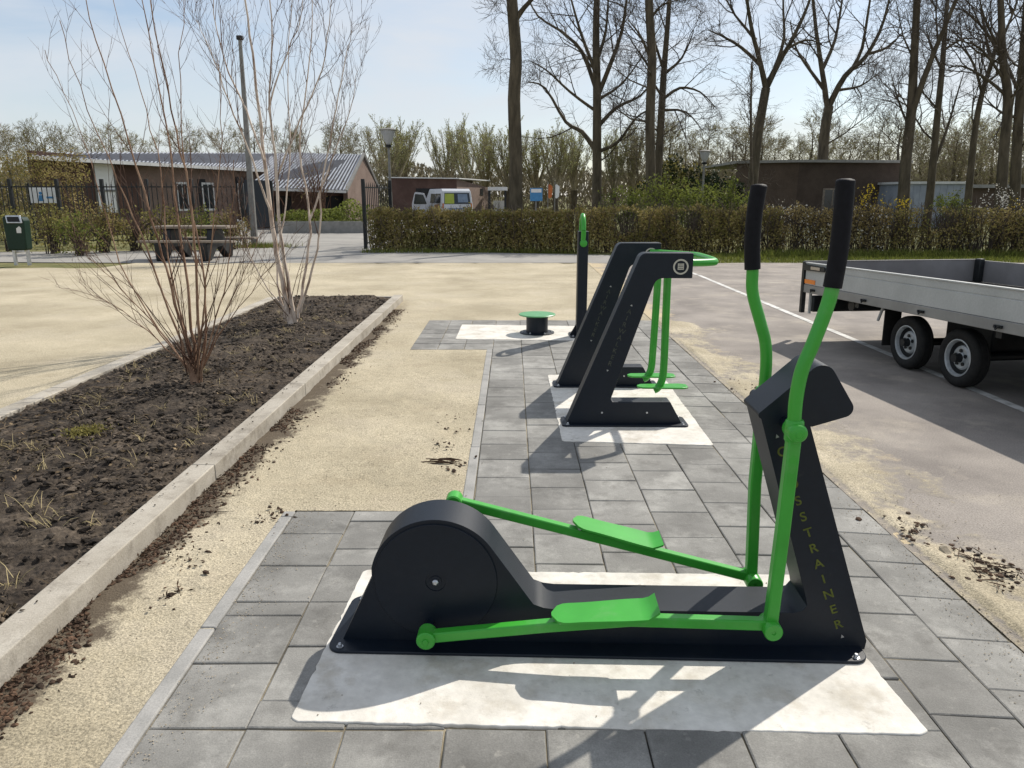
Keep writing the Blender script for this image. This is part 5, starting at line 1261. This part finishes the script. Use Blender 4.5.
for yy, lab in ((18.72, None), (20.4, None)):
    mb = MB()
    for k in range(2): mb.box(t0.x-.15, t1.x+.3, yy+k*.16, yy+.15+k*.16, .44, .49)
    build('bench_seat', mb, 'wood', pt, bevel=.006)
for u in (.2, .78):
    x = t0.x+(t1.x-t0.x)*u
    mb = MB(); mb.prism([(18.75, .0), (19.0, .0), (19.45, .3), (19.75, .3), (20.2, 0), (20.45, 0), (20.6, .435), (20.05, .435), (19.85, .755), (19.3, .755), (19.2, .435), (18.7, .435)], x-.10, x+.10, 'x'); build('leg', mb, 'blackpaint', pt, bevel=.03)

# ------------------------------------------------------------------ parked van
va = thing('parked_van', 'white van with lime and blue pictures and open driver door parked at the garage', 'van', (-3.12, 44.5, 0), R(20))
# local: rear face at y=0, forward +y, x right
side = rounded([(.0, .35), (-.02, 1.05), (.10, 1.82), (.35, 1.95), (3.1, 1.95), (3.9, 1.28), (4.75, 1.05), (4.85, .35)], [.05, .0, .12, .1, .3, .15, .15, .05], 4)
mb = MB(); n = len(side)
for xs in (-.93, -.90, .90, .93):
    for (y, z) in side:
        k = 1-.10*max(0, (z-1.0)/.95)
        ins = 0 if abs(xs) < .91 else .03
        mb.v.append((xs*k, y+(ins if y < 2 else -ins), z-(ins if z > 1 else -ins)))
mb.face(list(range(n))); mb.face([3*n+i for i in reversed(range(n))])
for r_ in range(3):
    for i in range(n): j = (i+1) % n; mb.face([r_*n+i, r_*n+j, (r_+1)*n+j, (r_+1)*n+i])
build('body', mb, 'vanWhiteShaded', va, world=False, ang=40)
def on_rear(x0, x1, z0, z1, m, nm, o_=.006):
    def yy(z): return (-.02+.12*(z-1.05)/.77 if z > 1.05 else -.02*(z-.35)/.7)-o_
    k = lambda z: 1-.10*max(0, (z-1.0)/.95)
    b = MB(); zz = [z0+(z1-z0)*i/4 for i in range(5)]
    for z in zz: b.v += [(x0*k(z), yy(z), z), (x1*k(z), yy(z), z)]
    for i in range(4): b.face([2*i, 2*i+1, 2*i+3, 2*i+2])
    return build(nm, b, m, va, world=False, recalc=False)
on_rear(-.78, .80, 1.10, 1.72, 'glass', 'rear_window')
on_rear(-.75, -.18, 1.13, 1.68, 'vanlime', 'picture', .012)
on_rear(.05, .66, 1.20, 1.66, 'vanblue', 'picture', .012)
on_rear(-.6, .6, .80, .88, 'vanblue', 'stripe', .010)
on_rear(-.20, .22, .62, .74, 'lens', 'number_plate', .012)
for s in (-1, 1): on_rear(s*.88 if s < 0 else .80, -.80 if s < 0 else .88, .85, 1.15, 'flagorange', 'tail_light', .010)
b = MB(); b.box(-.90, .90, -.12, .06, .35, .55); build('bumper', b, 'shed', va, world=False, bevel=.04)
for y0, y1, m_ in ((.35, 1.5, 'glass'), (1.6, 2.6, 'glass')):
    b = MB(); b.quad((-.937*.985, y0, 1.15), (-.937*.985, y1, 1.15), (-.93*.925, y1, 1.68), (-.93*.925, y0, 1.68)); b.v = [(x-.012, y, z) for x, y, z in b.v]; build('side_window', b, m_, va, world=False)
b = MB(); b.quad((-.942, .3, .5), (-.942, 1.9, .5), (-.942, 1.6, 1.05), (-.942, .45, 1.12)); build('picture', b, 'vanbrown', va, world=False)
b = MB(); b.quad((-.942, 2.0, .55), (-.942, 2.9, .55), (-.942, 2.9, 1.0), (-.942, 2.0, 1.0)); build('picture', b, 'vanblue', va, world=False)
for yy in (.85, 3.95):
    for s in (-1, 1):
        e = bpy.data.objects.new('wheel', None); col.objects.link(e); e.parent = va
        b = MB(); b.lathe([(.20, s*.06), (.31, s*.07), (.33, s*.04), (.33, -s*.1), (.2, -s*.1)], (s*.885, yy, .33), 'x', 28, caps=False); build('tyre', b, 'tyre', e, world=False)
        b = MB(); b.lathe([(.205, s*.05), (.20, s*.065), (.08, s*.05), (0, s*.06)], (s*.885, yy, .33), 'x', 20); build('rim', b, 'rim', e, world=False)
# open driver door swung out to the left
b = MB(); b.prism(rounded([(0, .45), (1.0, .45), (1.0, 1.1), (.72, 1.72), (.18, 1.78), (0, 1.1)], .1, 4), -.03, .03); dr = build('door', b, 'vanWhiteShaded', va, world=False, bevel=.01)
dr.location = (-2.0, 2.75, 0); dr.rotation_euler = (0, 0, R(-20))
b = MB(); b.prism(rounded([(.10, 1.08), (.90, 1.08), (.68, 1.62), (.2, 1.67)], .05, 4), -.04, .04); build('door_window', b, 'glass', dr, world=False)
b = MB(); b.box(-.98+.08, -.90, 3.2, 3.26, 1.0, 1.2); build('mirror', b, 'blackpaint', va, world=False)
